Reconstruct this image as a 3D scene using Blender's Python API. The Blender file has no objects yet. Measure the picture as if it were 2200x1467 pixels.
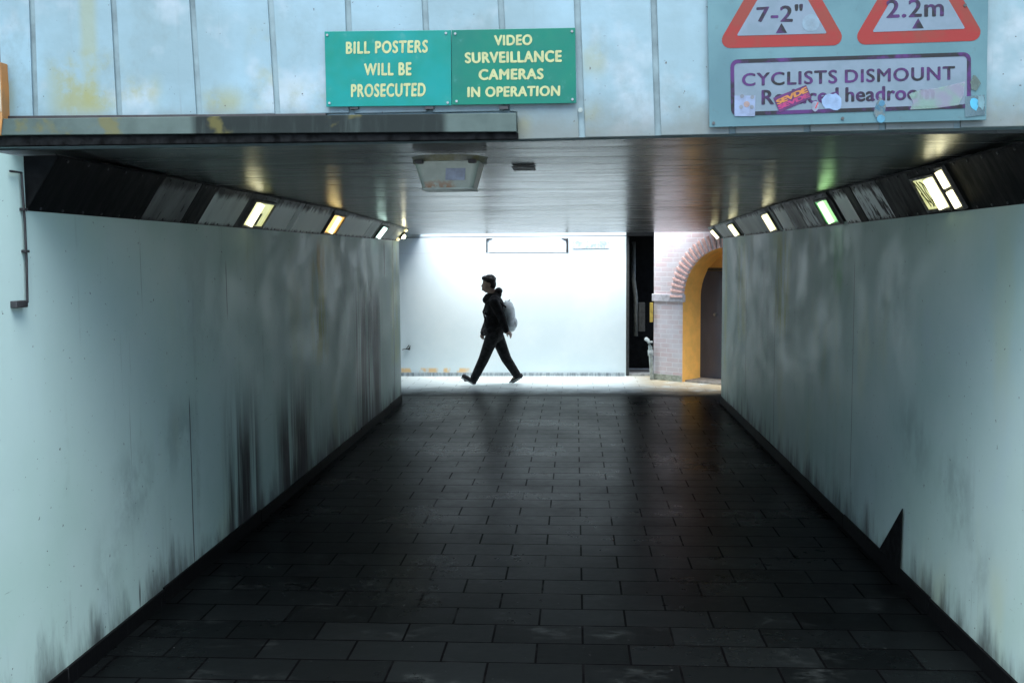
import bpy, bmesh, math, random
from mathutils import Vector, Matrix
random.seed(7)
S = bpy.context.scene
COL = S.collection
RAD = math.radians

# ------------------------------------------------------------------ camera
CAM_H = 2.0
FPX = 2200.0                       # focal length in pixels of the 2200 px wide photo
YAW, PITCH, ROLL = RAD(3.5585), RAD(4.7950), RAD(-0.4)
camd = bpy.data.cameras.new('camera')
camd.sensor_width = 36.0
camd.lens = 36.0
camd.clip_end = 3000
cam = bpy.data.objects.new('camera', camd)
COL.objects.link(cam)
CM = Matrix.Rotation(YAW, 3, 'Z') @ Matrix.Rotation(math.pi/2 - PITCH, 3, 'X') @ Matrix.Rotation(ROLL, 3, 'Z')
CAM = Vector((0, 0, CAM_H))
cam.matrix_world = Matrix.Translation(CAM) @ CM.to_4x4()
S.camera = cam

# ------------------------------------------------------------------ light
SUN_EL, SUN_AZ = RAD(70), RAD(188)          # azimuth measured clockwise from +Y
W = bpy.data.worlds.new('World'); S.world = W; W.use_nodes = True
wn = W.node_tree.nodes; wl = W.node_tree.links
sky = wn.new('ShaderNodeTexSky'); sky.sky_type = 'NISHITA'; sky.sun_disc = False
sky.sun_elevation = SUN_EL; sky.sun_rotation = SUN_AZ; sky.air_density = 1.0; sky.dust_density = 1.6; sky.ozone_density = 1.0
wl.new(sky.outputs['Color'], wn['Background'].inputs['Color'])
wn['Background'].inputs['Strength'].default_value = 0.055
sund = bpy.data.lights.new('sun', 'SUN'); sund.energy = 1.5; sund.angle = RAD(72); sund.color = (1, 1, 0.98)
sun = bpy.data.objects.new('sun', sund); COL.objects.link(sun)
sd = Vector((math.sin(SUN_AZ)*math.cos(SUN_EL), math.cos(SUN_AZ)*math.cos(SUN_EL), math.sin(SUN_EL)))
sun.rotation_euler = sd.to_track_quat('Z', 'Y').to_euler()
S.view_settings.view_transform = 'Standard'; S.view_settings.look = 'None'
S.view_settings.exposure = 3.35; S.view_settings.gamma = 1.0
S.render.engine = 'CYCLES'
S.cycles.max_bounces = 10; S.cycles.diffuse_bounces = 6; S.cycles.glossy_bounces = 5
S.cycles.sample_clamp_indirect = 6.0
S.cycles.use_denoising = True

# ------------------------------------------------------------------ measuring
def ray(px, py):
    return CM @ Vector(((px-1100)/FPX, -(py-733.5)/FPX, -1))
def hit(px, py, P, n):
    d = ray(px, py); P = Vector(P); n = Vector(n)
    return CAM + d*((P-CAM).dot(n)/d.dot(n))
def onX(px, py, v): return hit(px, py, (v,0,0), (1,0,0))
def onY(px, py, v): return hit(px, py, (0,v,0), (0,1,0))
def onZ(px, py, v): return hit(px, py, (0,0,v), (0,0,1))

# ------------------------------------------------------------------ tunnel numbers
XL, XR = -2.39, 1.96            # wall faces
YB0, SKEW = 4.29, -0.045        # portal face: Y = YB0 + SKEW*(x+2.4)
YEND = 13.85                    # far end of the walls
YBACK = 16.9                    # wall across the end
ZC = 2.452                      # ceiling
ZCB, ZCT = 2.205, 2.445         # lower and upper edge of the sloping cladding
XLT, XRT = -2.235, 1.82         # its upper edge
ZSK = 0.10
bn = Vector((SKEW, -1, 0)).normalized()      # portal normal, towards the viewer
bu = Vector((1, SKEW, 0)).normalized()
BO = Vector((0, YB0 + SKEW*2.4, 0))
def onB(px, py, off=0.0):
    return hit(px, py, BO + bn*off, bn)
def Yb(x): return YB0 + SKEW*(x+2.4)

# ------------------------------------------------------------------ object helpers
def link(o, parent=None):
    COL.objects.link(o)
    if parent is not None: o.parent = parent
    return o
def tag(o, label=None, cat=None, group=None, kind=None):
    if label: o['label'] = label
    if cat: o['category'] = cat
    if group: o['group'] = group
    if kind: o['kind'] = kind
    return o
def thing(name, label, cat, loc, group=None):
    o = bpy.data.objects.new(name, None); o.empty_display_size = 0.1
    o.location = loc; COL.objects.link(o)
    bpy.context.view_layer.update()
    return tag(o, label, cat, group)
def to_obj(name, bm, mat, parent=None, smooth=False, origin=None):
    """bm is in world coordinates; the object gets its origin at the parent's origin, or at origin."""
    me = bpy.data.meshes.new(name)
    bmesh.ops.recalc_face_normals(bm, faces=bm.faces)
    o = bpy.data.objects.new(name, me)
    if origin is None:
        if parent is not None:
            off = Vector(parent.location); q = parent.parent
            while q is not None: off = off + Vector(q.location); q = q.parent
        else:
            cs = [v.co for v in bm.verts]
            lo = [min(c[i] for c in cs) for i in range(3)]; hi = [max(c[i] for c in cs) for i in range(3)]
            off = Vector(((lo[0]+hi[0])/2, (lo[1]+hi[1])/2, lo[2]))
            o.location = off
    else:
        off = Vector(origin); o.location = off if parent is None else (0,0,0)
    bmesh.ops.translate(bm, verts=bm.verts, vec=-off)
    if smooth:
        for f in bm.faces: f.smooth = True
    bm.to_mesh(me); bm.free()
    if mat is not None:
        for m in (mat if isinstance(mat, (list, tuple)) else [mat]): me.materials.append(m)
    return link(o, parent)
def box(bm, lo, hi, bevel=0.0):
    x0,y0,z0 = lo; x1,y1,z1 = hi
    vs = [bm.verts.new(p) for p in ((x0,y0,z0),(x1,y0,z0),(x1,y1,z0),(x0,y1,z0),(x0,y0,z1),(x1,y0,z1),(x1,y1,z1),(x0,y1,z1))]
    fs = [bm.faces.new([vs[i] for i in q]) for q in ((0,3,2,1),(4,5,6,7),(0,1,5,4),(1,2,6,5),(2,3,7,6),(3,0,4,7))]
    if bevel:
        es = {e for f in fs for e in f.edges}
        bmesh.ops.bevel(bm, geom=list(es), offset=bevel, segments=2, affect='EDGES', profile=0.6)
    return vs
def prism(bm, pts, vec, bevel=0.0):
    """pts: front outline (3-D); extruded by vec."""
    vec = Vector(vec); n = len(pts)
    a = [bm.verts.new(Vector(p)) for p in pts]; b = [bm.verts.new(Vector(p)+vec) for p in pts]
    fs = [bm.faces.new(a), bm.faces.new(b[::-1])]
    for i in range(n):
        fs.append(bm.faces.new((a[i], b[i], b[(i+1)%n], a[(i+1)%n])))
    if bevel:
        es = {e for e in fs[0].edges}
        bmesh.ops.bevel(bm, geom=list(es), offset=bevel, segments=2, affect='EDGES', profile=0.6)
def tube(bm, pts, r, seg=12, cap=True):
    pts = [Vector(p) for p in pts]
    rs = r if isinstance(r, (list, tuple)) else [r]*len(pts)
    rings = []
    for i, p in enumerate(pts):
        d = (pts[min(i+1, len(pts)-1)] - pts[max(i-1, 0)]).normalized()
        up = Vector((0,0,1)) if abs(d.z) < 0.9 else Vector((0,1,0))
        u = d.cross(up).normalized(); v = d.cross(u).normalized()
        rings.append([bm.verts.new(p + (u*math.cos(2*math.pi*k/seg) + v*math.sin(2*math.pi*k/seg))*rs[i]) for k in range(seg)])
    for i in range(len(pts)-1):
        for k in range(seg):
            bm.faces.new((rings[i][k], rings[i][(k+1)%seg], rings[i+1][(k+1)%seg], rings[i+1][k]))
    if cap:
        bm.faces.new(rings[0][::-1]); bm.faces.new(rings[-1])
def ellipsoid(bm, c, r, rot=None, seg=20):
    M = Matrix.Translation(Vector(c)) @ (rot.to_4x4() if rot else Matrix.Identity(4)) @ Matrix.Diagonal((r[0], r[1], r[2], 1))
    bmesh.ops.create_uvsphere(bm, u_segments=seg, v_segments=seg//2+2, radius=1.0, matrix=M)
def capsule(bm, a, b, ra, rb, seg=14):
    a = Vector(a); b = Vector(b)
    tube(bm, [a, b], [ra, rb], seg)
    ellipsoid(bm, a, (ra,)*3, seg=seg); ellipsoid(bm, b, (rb,)*3, seg=seg)

# ------------------------------------------------------------------ materials
class MB:
    def __init__(self, name, rough=0.6, spec=0.5, metal=0.0):
        self.m = bpy.data.materials.new(name); self.m.use_nodes = True
        self.t = self.m.node_tree; self.n = self.t.nodes; self.l = self.t.links
        self.b = self.n['Principled BSDF']
        self.b.inputs['Roughness'].default_value = rough
        self.b.inputs['Specular IOR Level'].default_value = spec
        self.b.inputs['Metallic'].default_value = metal
        self.pos = self.n.new('ShaderNodeNewGeometry').outputs['Position']
    def set(self, sock, v):
        if hasattr(v, 'is_output') or isinstance(v, bpy.types.NodeSocket): self.l.new(v, sock)
        else: sock.default_value = v
    def math(self, op, a, b=0.0, c=0.0, clamp=False):
        n = self.n.new('ShaderNodeMath'); n.operation = op; n.use_clamp = clamp
        for i, v in enumerate((a, b, c)): self.set(n.inputs[i], v)
        return n.outputs[0]
    def mapv(self, scale=(1,1,1), loc=(0,0,0), vec=None):
        n = self.n.new('ShaderNodeMapping'); self.l.new(vec or self.pos, n.inputs['Vector'])
        n.inputs['Scale'].default_value = scale; n.inputs['Location'].default_value = loc
        return n.outputs[0]
    def noise(self, scale=5, detail=4, rough=0.55, stretch=(1,1,1), loc=(0,0,0)):
        n = self.n.new('ShaderNodeTexNoise'); n.inputs['Scale'].default_value = scale
        n.inputs['Detail'].default_value = detail; n.inputs['Roughness'].default_value = rough
        self.l.new(self.mapv(stretch, loc), n.inputs['Vector'])
        return n.outputs['Fac']
    def ramp(self, v, lo, hi, a=0.0, b=1.0):
        n = self.n.new('ShaderNodeMapRange'); n.clamp = True
        n.interpolation_type = 'SMOOTHSTEP'
        self.set(n.inputs['Value'], v); n.inputs['From Min'].default_value = lo; n.inputs['From Max'].default_value = hi
        n.inputs['To Min'].default_value = a; n.inputs['To Max'].default_value = b
        return n.outputs['Result']
    def xyz(self, vec=None):
        n = self.n.new('ShaderNodeSeparateXYZ'); self.l.new(vec or self.pos, n.inputs[0]); return n.outputs
    def window(self, v, lo, hi, soft):
        return self.math('MULTIPLY', self.ramp(v, lo-soft, lo+soft), self.ramp(v, hi-soft, hi+soft, 1.0, 0.0))
    def mul(self, *a):
        r = a[0]
        for x in a[1:]: r = self.math('MULTIPLY', r, x)
        return r
    def mix(self, fac, a, b):
        n = self.n.new('ShaderNodeMix'); n.data_type = 'RGBA'
        self.set(n.inputs[0], fac)
        for i, v in ((6, a), (7, b)):
            if isinstance(v, tuple): n.inputs[i].default_value = (*v, 1) if len(v) == 3 else v
            else: self.l.new(v, n.inputs[i])
        return n.outputs[2]
    def color(self, v): 
        if isinstance(v, tuple): self.b.inputs['Base Color'].default_value = (*v, 1)
        else: self.l.new(v, self.b.inputs['Base Color'])
        return self
    def rough(self, v): self.set(self.b.inputs['Roughness'], v); return self
    def bump(self, h, strength=0.3, dist=0.01):
        n = self.n.new('ShaderNodeBump'); n.inputs['Strength'].default_value = strength; n.inputs['Distance'].default_value = dist
        self.l.new(h, n.inputs['Height']); self.l.new(n.outputs[0], self.b.inputs['Normal']); return self

def simple(name, col, rough=0.6, var=0.25, scale=18, spec=0.4, metal=0.0, bump=0.15, col2=None):
    M = MB(name, rough, spec, metal)
    f = M.noise(scale, 5, 0.6)
    d = col2 or tuple(c*(1-var*1.6) for c in col)
    M.color(M.mix(M.ramp(f, 0.35, 0.72), col, d))
    M.rough(M.ramp(f, 0.3, 0.7, max(0.05, rough-0.1), min(1, rough+0.12)))
    if bump: M.bump(M.noise(scale*4, 4), bump, 0.004)
    return M.m
def glow(name, col, strength, col2=None):
    m = bpy.data.materials.new(name); m.use_nodes = True; nt = m.node_tree
    b = nt.nodes['Principled BSDF']
    b.inputs['Base Color'].default_value = (0.6, 0.6, 0.55, 1); b.inputs['Roughness'].default_value = 0.25
    n = nt.nodes.new('ShaderNodeTexNoise'); n.inputs['Scale'].default_value = 9.0; n.inputs['Detail'].default_value = 3
    g = nt.nodes.new('ShaderNodeNewGeometry'); mp = nt.nodes.new('ShaderNodeMapping'); mp.inputs['Scale'].default_value = (3, 9, 1)
    nt.links.new(g.outputs['Position'], mp.inputs['Vector']); nt.links.new(mp.outputs[0], n.inputs['Vector'])
    r = nt.nodes.new('ShaderNodeValToRGB'); nt.links.new(n.outputs['Fac'], r.inputs[0])
    c2 = col2 or tuple(c*0.55 for c in col)
    r.color_ramp.elements[0].position = 0.38; r.color_ramp.elements[0].color = (*c2, 1)
    r.color_ramp.elements[1].position = 0.62; r.color_ramp.elements[1].color = (*col, 1)
    nt.links.new(r.outputs[0], b.inputs['Emission Color']); b.inputs['Emission Strength'].default_value = strength
    return m

# worn white gloss paint on the tunnel walls; streaks = list of (y centre, y half width, z top, amount)
def wall_paint(name, base, streaks, seams, spill_tints=(), seed=0.0, rough=0.46):
    M = MB(name, rough, 0.4)
    P = M.xyz(); y, z = P[1], P[2]
    big = M.noise(0.9, 4, 0.55, (1,1,1), (seed,0,0))
    col = M.mix(M.ramp(big, 0.35, 0.7), base, tuple(c*k for c, k in zip(base, (0.90, 0.95, 0.91))))
    yel = M.noise(1.6, 3, 0.5, (1,1,0.45), (seed+7,3,1))
    col = M.mix(M.math('MULTIPLY', M.ramp(yel, 0.56, 0.74), 0.28), col, (0.46, 0.50, 0.24))
    blu = M.noise(2.3, 3, 0.5, (1,1,0.6), (seed+2,9,4))
    col = M.mix(M.math('MULTIPLY', M.ramp(blu, 0.58, 0.74), 0.18), col, (0.36, 0.48, 0.56))
    for (tc, th, zlo, zhi, c) in spill_tints:  # coloured spill of the lamps, painted into the wall below them
        w = M.mul(M.window(y, tc-th, tc+th, th*0.5), M.window(z, zlo, zhi, 0.12), M.ramp(M.noise(5, 4, 0.6, (1,1,0.3)), 0.35, 0.6))
        col = M.mix(M.math('MULTIPLY', w, 0.8), col, c)
    fine = M.math('ADD', M.math('MULTIPLY', M.noise(1.0, 5, 0.6, (1, 6, 0.32), (seed+1,0,0)), 0.72), M.math('MULTIPLY', M.noise(1.0, 6, 0.7, (1, 26, 0.9), (seed+3,0,0)), 0.28))
    grime = M.noise(2.2, 6, 0.65, (1,1,1), (seed+5,0,0))
    for (yc, yh, zt, amt) in streaks:
        wy = M.window(y, yc-yh, yc+yh, yh*0.35)
        zz = M.math('ADD', z, M.math('MULTIPLY', M.math('SUBTRACT', fine, 0.5), 1.4))
        wz = M.ramp(zz, zt-0.5, zt+0.2, 1.0, 0.0)
        f = M.mul(wy, wz, M.ramp(fine, 0.40, 0.56), amt)
        col = M.mix(f, col, (0.018, 0.020, 0.022))
    for (yc, yh, z0, z1, amt) in ((5.35, 0.22, 0.55, 0.95, 0.4), (6.0, 0.25, 0.75, 1.12, 0.35), (5.0, 0.14, 0.3, 0.6, 0.3), (6.5, 0.4, 1.4, 2.0, 0.2), (10.6, 0.5, 0.9, 1.9, 0.25)):
        w = M.mul(M.window(y, yc-yh, yc+yh, yh*0.6), M.window(z, z0, z1, 0.15), M.ramp(M.noise(4.5, 6, 0.65, (1,1,0.7), (seed,2,7)), 0.38, 0.6), amt)
        col = M.mix(w, col, (0.12, 0.17, 0.17))
    # grime rising from the floor with a ragged top
    zz = M.math('ADD', z, M.math('MULTIPLY', M.math('SUBTRACT', M.noise(1.0, 6, 0.65, (1, 5, 1.2), (seed,4,0)), 0.5), 0.9))
    col = M.mix(M.ramp(zz, -0.05, 0.30, 0.9, 0.0), col, (0.03, 0.033, 0.034))
    col = M.mix(M.mul(M.ramp(fine, 0.56, 0.68), M.ramp(grime, 0.45, 0.65), 0.30), col, (0.10, 0.11, 0.11))
    for (ys, z0, z1, wd) in seams:
        j = M.mul(M.window(M.math('ADD', y, M.math('MULTIPLY', grime, 0.02)), ys+0.01-wd, ys+0.01+wd, wd*0.4), M.window(z, z0, z1, 0.05))
        col = M.mix(M.math('MULTIPLY', j, 0.85), col, (0.02, 0.02, 0.022))
    scf = M.mul(M.ramp(M.noise(1.0, 5, 0.7, (1, 3, 34), (seed+8,0,0)), 0.66, 0.70), M.window(z, 0.15, 1.0, 0.25), M.ramp(M.noise(2.5, 3), 0.52, 0.6), 0.5)
    col = M.mix(scf, col, (0.05, 0.055, 0.055))
    drp = M.mul(M.ramp(M.noise(1.0, 4, 0.6, (1, 60, 0.8), (seed+6,0,0)), 0.68, 0.71), M.ramp(M.noise(1.3, 3, 0.5, (1,1,0.6), (seed,8,0)), 0.50, 0.58), 0.45)
    col = M.mix(drp, col, (0.06, 0.075, 0.07))
    specks = M.noise(42, 2, 0.5)
    col = M.mix(M.ramp(specks, 0.72, 0.78), col, (0.08, 0.085, 0.08))
    M.color(col)
    M.rough(M.ramp(grime, 0.3, 0.7, rough-0.06, rough+0.16))
    M.bump(M.math('ADD', M.noise(1.3, 5, 0.6), M.math('MULTIPLY', M.noise(30, 3), 0.06)), 0.14, 0.02)
    return M.m

M_black = simple('black_grime', (0.014, 0.015, 0.017), 0.55, 0.3, 12)
M_darksteel = simple('dark_steel', (0.03, 0.032, 0.034), 0.5, 0.3, 20)
M_screw = simple('screw_metal', (0.25, 0.26, 0.26), 0.35, 0.3, 60, metal=0.8)
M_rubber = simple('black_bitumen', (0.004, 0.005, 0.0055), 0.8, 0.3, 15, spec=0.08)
M_housing = simple('lamp_housing', (0.05, 0.052, 0.05), 0.5, 0.4, 30)
M_concrete = simple('dark_concrete', (0.16, 0.17, 0.165), 0.75, 0.3, 6, bump=0.3, col2=(0.07, 0.075, 0.075))

# ------------------------------------------------------------------ ground
def pavers():
    M = MB('pavers', 0.5, 0.22)
    br = M.n.new('ShaderNodeTexBrick'); M.l.new(M.mapv((1,1,1), (0.20,0.05,0)), br.inputs['Vector'])
    br.offset = 0.5; br.inputs['Scale'].default_value = 1.0
    br.inputs['Brick Width'].default_value = 0.47; br.inputs['Row Height'].default_value = 0.26
    br.inputs['Mortar Size'].default_value = 0.007; br.inputs['Mortar Smooth'].default_value = 0.25; br.inputs['Bias'].default_value = 0.0
    br.inputs['Color1'].default_value = (0.0016, 0.0021, 0.0023, 1); br.inputs['Color2'].default_value = (0.0042, 0.0054, 0.0058, 1)
    br.inputs['Mortar'].default_value = (0.003, 0.003, 0.003, 1)
    worn = M.mul(M.ramp(M.noise(2.1, 6, 0.66, (1,1.4,1)), 0.52, 0.72), M.ramp(M.noise(9, 5, 0.7, (1,1.8,1), (3,3,0)), 0.42, 0.66))
    col = M.mix(M.math('MULTIPLY', worn, 0.75), br.outputs['Color'], (0.024, 0.029, 0.029))
    col = M.mix(M.ramp(M.noise(34, 2, 0.4), 0.735, 0.75), col, (0.02, 0.023, 0.023))
    col = M.mix(br.outputs['Fac'], col, (0.0015, 0.0015, 0.0018))
    M.color(col)
    rn = M.noise(1.1, 4, 0.6, (1,1,1), (5,0,0))
    M.rough(M.math('ADD', M.ramp(rn, 0.3, 0.7, 0.20, 0.30), M.math('MULTIPLY', M.noise(14, 4), 0.12)))
    M.set(M.b.inputs['Specular IOR Level'], M.ramp(M.math('MULTIPLY', br.outputs['Fac'], M.ramp(M.noise(3, 4), 0.3, 0.6, 0.35, 1.0)), 0.0, 0.8, 0.018, 0.002))
    h = M.math('SUBTRACT', M.math('MULTIPLY', M.noise(20, 5, 0.6), 0.35), br.outputs['Fac'])
    M.bump(h, 0.22, 0.006)
    return M.m
M_pavers = pavers()
bm = bmesh.new()
def sheet(bm, x0, y0, x1, y1, z, nx=1, ny=1):
    for i in range(nx):
        for j in range(ny):
            xa, xb = x0+(x1-x0)*i/nx, x0+(x1-x0)*(i+1)/nx; ya, yb = y0+(y1-y0)*j/ny, y0+(y1-y0)*(j+1)/ny
            bm.faces.new([bm.verts.new(p) for p in ((xa,ya,z),(xb,ya,z),(xb,yb,z),(xa,yb,z))])
sheet(bm, -400, -400, 400, 400, -0.02)
tag(to_obj('ground', bm, simple('ground_tarmac', (0.05, 0.052, 0.053), 0.85, 0.3, 3)), kind='structure')
bm = bmesh.new(); sheet(bm, -5.6, -9.5, 5.2, 4.0, 0.0); sheet(bm, -2.7, 4.0, 2.3, 14.45, 0.0)
tag(to_obj('tunnel_floor', bm, M_pavers), kind='structure')

def passage():
    M = MB('passage_concrete_lit', 0.45, 0.5)
    f = M.noise(1.4, 6, 0.6); y = M.xyz()[1]
    col = M.mix(M.ramp(f, 0.3, 0.7), (0.72, 0.80, 0.79), (0.60, 0.68, 0.67))  # pale tone stands in for daylight on the same paving
    br = M.n.new('ShaderNodeTexBrick'); M.l.new(M.mapv((1,1,1), (0.20,0.05,0)), br.inputs['Vector'])
    br.inputs['Scale'].default_value = 1.0; br.inputs['Brick Width'].default_value = 0.47; br.inputs['Row Height'].default_value = 0.26
    br.inputs['Mortar Size'].default_value = 0.006; br.inputs['Mortar Smooth'].default_value = 0.3
    col = M.mix(M.math('MULTIPLY', br.outputs['Fac'], 0.6), col, (0.12, 0.13, 0.13))
    och_reflection = M.mul(M.window(M.xyz()[0], 1.0, 4.0, 0.35), M.ramp(M.noise(3, 4), 0.25, 0.55))  # orange reflected from the doorway reveal, painted into the floor
    col = M.mix(M.math('MULTIPLY', och_reflection, 0.75), col, (0.42, 0.30, 0.12))
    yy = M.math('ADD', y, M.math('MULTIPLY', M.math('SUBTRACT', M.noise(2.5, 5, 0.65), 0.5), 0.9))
    col = M.mix(M.ramp(yy, 14.55, 15.75, 1.0, 0.0), col, (0.006, 0.0075, 0.008))  # painted fall-off of the daylight towards the tunnel, edge broken by noise
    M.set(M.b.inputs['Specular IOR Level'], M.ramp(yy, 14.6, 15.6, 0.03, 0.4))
    M.color(col); M.bump(M.math('SUBTRACT', M.math('MULTIPLY', f, 0.3), br.outputs['Fac']), 0.25, 0.01)
    return M.m
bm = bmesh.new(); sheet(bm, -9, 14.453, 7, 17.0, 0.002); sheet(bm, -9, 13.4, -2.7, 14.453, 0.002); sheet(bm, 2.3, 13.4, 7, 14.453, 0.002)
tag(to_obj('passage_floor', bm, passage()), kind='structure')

# ------------------------------------------------------------------ walls
white = (0.40, 0.55, 0.515)
LS = [(7.15, 0.36, 1.10, 1.0), (7.05, 0.14, 0.50, 1.0), (8.55, 0.55, 1.0, 1.0), (9.4, 1.0, 0.42, 1.0), (11.7, 0.7, 1.8, 1.0), (11.9, 0.3, 1.5, 1.0), (5.75, 0.12, 0.55, 0.4)]
Lseams = [(6.16, 0.1, 1.12, 0.008), (5.35, 0.1, 0.22, 0.01), (6.9, 1.6, 1.95, 0.006), (9.35, 1.35, 1.55, 0.008), (12.75, 1.75, 2.15, 0.03), (13.35, 0.1, 2.2, 0.012), (4.42, 0, 0.01, 0.01)]
spill_tints = [(9.45, 0.28, 1.05, 2.0, (0.34, 0.38, 0.10)), (9.5, 0.16, 1.85, 2.1, (0.50, 0.34, 0.08)), (13.45, 0.28, 0.6, 2.1, (0.42, 0.52, 0.28))]
bm = bmesh.new()
wing = [(3.7, 0), (Yb(XL)+0.02, 0), (Yb(XL)+0.02, 2.44), (3.7, 2.44)]
prism(bm, [(XL, a, b) for a, b in wing], (-0.35, 0, 0)); box(bm, (XL-0.35, Yb(XL)+0.02, 0), (XL, YEND, 2.44))
lw = to_obj('tunnel_wall', bm, wall_paint('wall_paint_sooty', white, LS, Lseams, spill_tints, 0.0))
tag(lw, 'white painted tunnel wall streaked with black soot, at left', 'wall')
RS = [(5.75, 0.35, 0.35, 0.3), (7.6, 0.5, 0.7, 0.18), (9.5, 1.2, 0.5, 0.18), (12.2, 0.4, 0.7, 0.25)]
Rseams = [(7.35, 0.4, 1.95, 0.005), (10.2, 0.2, 1.5, 0.007), (11.9, 0.3, 1.7, 0.006)]
r_spill_tints = [(9.9, 0.35, 1.25, 2.15, (0.36, 0.42, 0.10)), (7.8, 0.12, 1.75, 2.12, (0.14, 0.42, 0.14)), (12.2, 0.3, 1.0, 2.1, (0.42, 0.50, 0.22)), (13.6, 0.2, 0.5, 2.1, (0.42, 0.52, 0.26))]  # painted lamp spill for the right wall
bm = bmesh.new(); prism(bm, [(XR, a, b) for a, b in [(3.7, 0), (Yb(XR)+0.02, 0), (Yb(XR)+0.02, 2.44), (3.7, 2.44)]], (0.35, 0, 0))
box(bm, (XR, Yb(XR)+0.02, 0), (XR+0.35, YEND, 2.44))
rw = to_obj('tunnel_wall', bm, wall_paint('wall_paint_clean', white, RS, Rseams, r_spill_tints, 21.0))
tag(rw, 'smoother white painted tunnel wall with a torn black flap at its foot, at right', 'wall')

M_pale = simple('pale_concrete', (0.30, 0.31, 0.31), 0.8, 0.2, 3, bump=0.3)
# unseen splayed walls and rising ramp behind the viewer, added to block low sky
for sx, x0, lab in ((-1, XL, 'unseen grey splayed wall added outside the portal to block low sky, on the side of the sooty wall'), (1, XR, 'unseen grey splayed wall added outside the portal to block low sky, on the side of the smoother wall')):
    bm = bmesh.new(); prism(bm, [(x0, 3.695, 0), (x0+sx*3.2, -1.0, 0), (x0+sx*3.2, -9, 0), (x0+sx*3.5, -9, 0), (x0+sx*3.5, -0.9, 0), (x0+sx*0.3, 3.695, 0)], (0,0,3.3))
    tag(to_obj('sky_blocker_wall', bm, M_pale), lab, 'wall')
bm = bmesh.new(); pr = [(1.5, 0.0), (-9.5, 3.6), (-9.5, 0.0)]
prism(bm, [(-5.57, a, b) for a, b in pr], (10.7, 0, 0)); tag(to_obj('ramp', bm, M_pale), kind='structure')
# skirtings
def skirt_mat():
    M = MB('skirting_black', 0.6, 0.08); f = M.noise(3, 7, 0.7, (1, 12, 0.6))
    M.color(M.mix(M.ramp(f, 0.6, 0.75), (0.003, 0.0035, 0.004), (0.05, 0.055, 0.055))); M.bump(f, 0.3, 0.004); return M.m
M_skirt = skirt_mat()
bm = bmesh.new()
y = 2.0
while y < YEND-0.1:
    y2 = min(y + 1.83, YEND-0.01); box(bm, (XR-0.014, y, 0.0), (XR+0.002, y2-0.006, ZSK + random.uniform(-0.006, 0.006)), 0.003); y = y2
tag(to_obj('skirting', bm, M_skirt), 'black skirting strip along the foot of the smoother tunnel wall', 'skirting', 'black skirtings at the foot of the tunnel walls')
bm = bmesh.new(); y = 2.0
while y < YEND-0.1:
    y2 = min(y + 1.83, YEND-0.01); box(bm, (XL-0.002, y, 0.0), (XL+0.014, y2-0.006, ZSK + random.uniform(-0.012, 0.012)), 0.003); y = y2
tag(to_obj('skirting', bm, M_skirt), 'black skirting strip along the foot of the soot streaked tunnel wall', 'skirting', 'black skirtings at the foot of the tunnel walls')

# torn flap standing out from the right wall
bm = bmesh.new()
q = [onX(1938, 1092, XR-0.022), onX(1915, 1133, XR-0.028), onX(1889, 1178, XR-0.022), onX(1908, 1200, XR-0.022), onX(1932, 1222, XR-0.022), onX(1935, 1150, XR-0.022)]

prism(bm, q, (0.006, 0.0, 0.0))
tag(to_obj('torn_flap', bm, M_rubber), 'black pointed flap of torn skirting standing up against the right wall', 'flap')

# ------------------------------------------------------------------ ceiling
def ceil_mat():
    M = MB('ceiling_gloss_paint', 0.2, 0.6)
    f = M.noise(1.3, 5, 0.6, (0.35, 2.2, 1)); g = M.noise(1.0, 6, 0.65, (1.2, 14, 1), (4,0,0))
    col = M.mix(M.ramp(f, 0.35, 0.68), (0.075, 0.084, 0.084), (0.035, 0.04, 0.041))
    col = M.mix(M.mul(M.ramp(g, 0.55, 0.7), 0.25), col, (0.025, 0.028, 0.028))
    M.color(col); M.rough(M.ramp(g, 0.3, 0.7, 0.20, 0.29))
    M.bump(M.math('ADD', M.noise(1.0, 3, 0.5, (0.7, 5, 1)), M.math('MULTIPLY', M.noise(1.0, 4, 0.6, (3, 30, 1)), 0.02)), 0.03, 0.012)
    return M.m
M_ceil = ceil_mat()
bm = bmesh.new()
def slab_strip(bm, prof, x0, x1, top):
    for (ya, za), (yb, zb) in zip(prof, prof[1:]):
        pass
    n = len(prof)
    lo = [[bm.verts.new((x, yy, zz)) for (yy, zz) in prof] for x in (x0, x1)]
    hi = [[bm.verts.new((x, yy, top)) for (yy, zz) in prof] for x in (x0, x1)]
    for i in range(n-1):
        bm.faces.new((lo[0][i], lo[1][i], lo[1][i+1], lo[0][i+1])); bm.faces.new((hi[0][i], hi[0][i+1], hi[1][i+1], hi[1][i]))
        bm.faces.new((lo[0][i], lo[0][i+1], hi[0][i+1], hi[0][i])); bm.faces.new((lo[1][i], hi[1][i], hi[1][i+1], lo[1][i+1]))
    bm.faces.new((lo[0][0], hi[0][0], hi[1][0], lo[1][0])); bm.faces.new((lo[0][-1], lo[1][-1], hi[1][-1], hi[0][-1]))
def zceil(y):
    t = min(1, max(0, (y-9.5)/(16.9-9.5))); return ZC - (ZC-2.315)*t
SLOT0 = 15.74  # ceiling stops short here: sky slot added to light the end wall
prof = [(4.40, 2.488), (5.2, 2.462), (6.0, ZC)] + [(yy, zceil(yy)) for yy in (7, 9.5, 10.5, 11.5, 12.5, 13.5, 14.4, SLOT0)]
slab_strip(bm, prof, XL-0.34, XR+0.34, 2.62)
tag(to_obj('tunnel_ceiling', bm, M_ceil), 'dark glossy low ceiling slab spanning between the two tunnel walls', 'ceiling')
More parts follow.
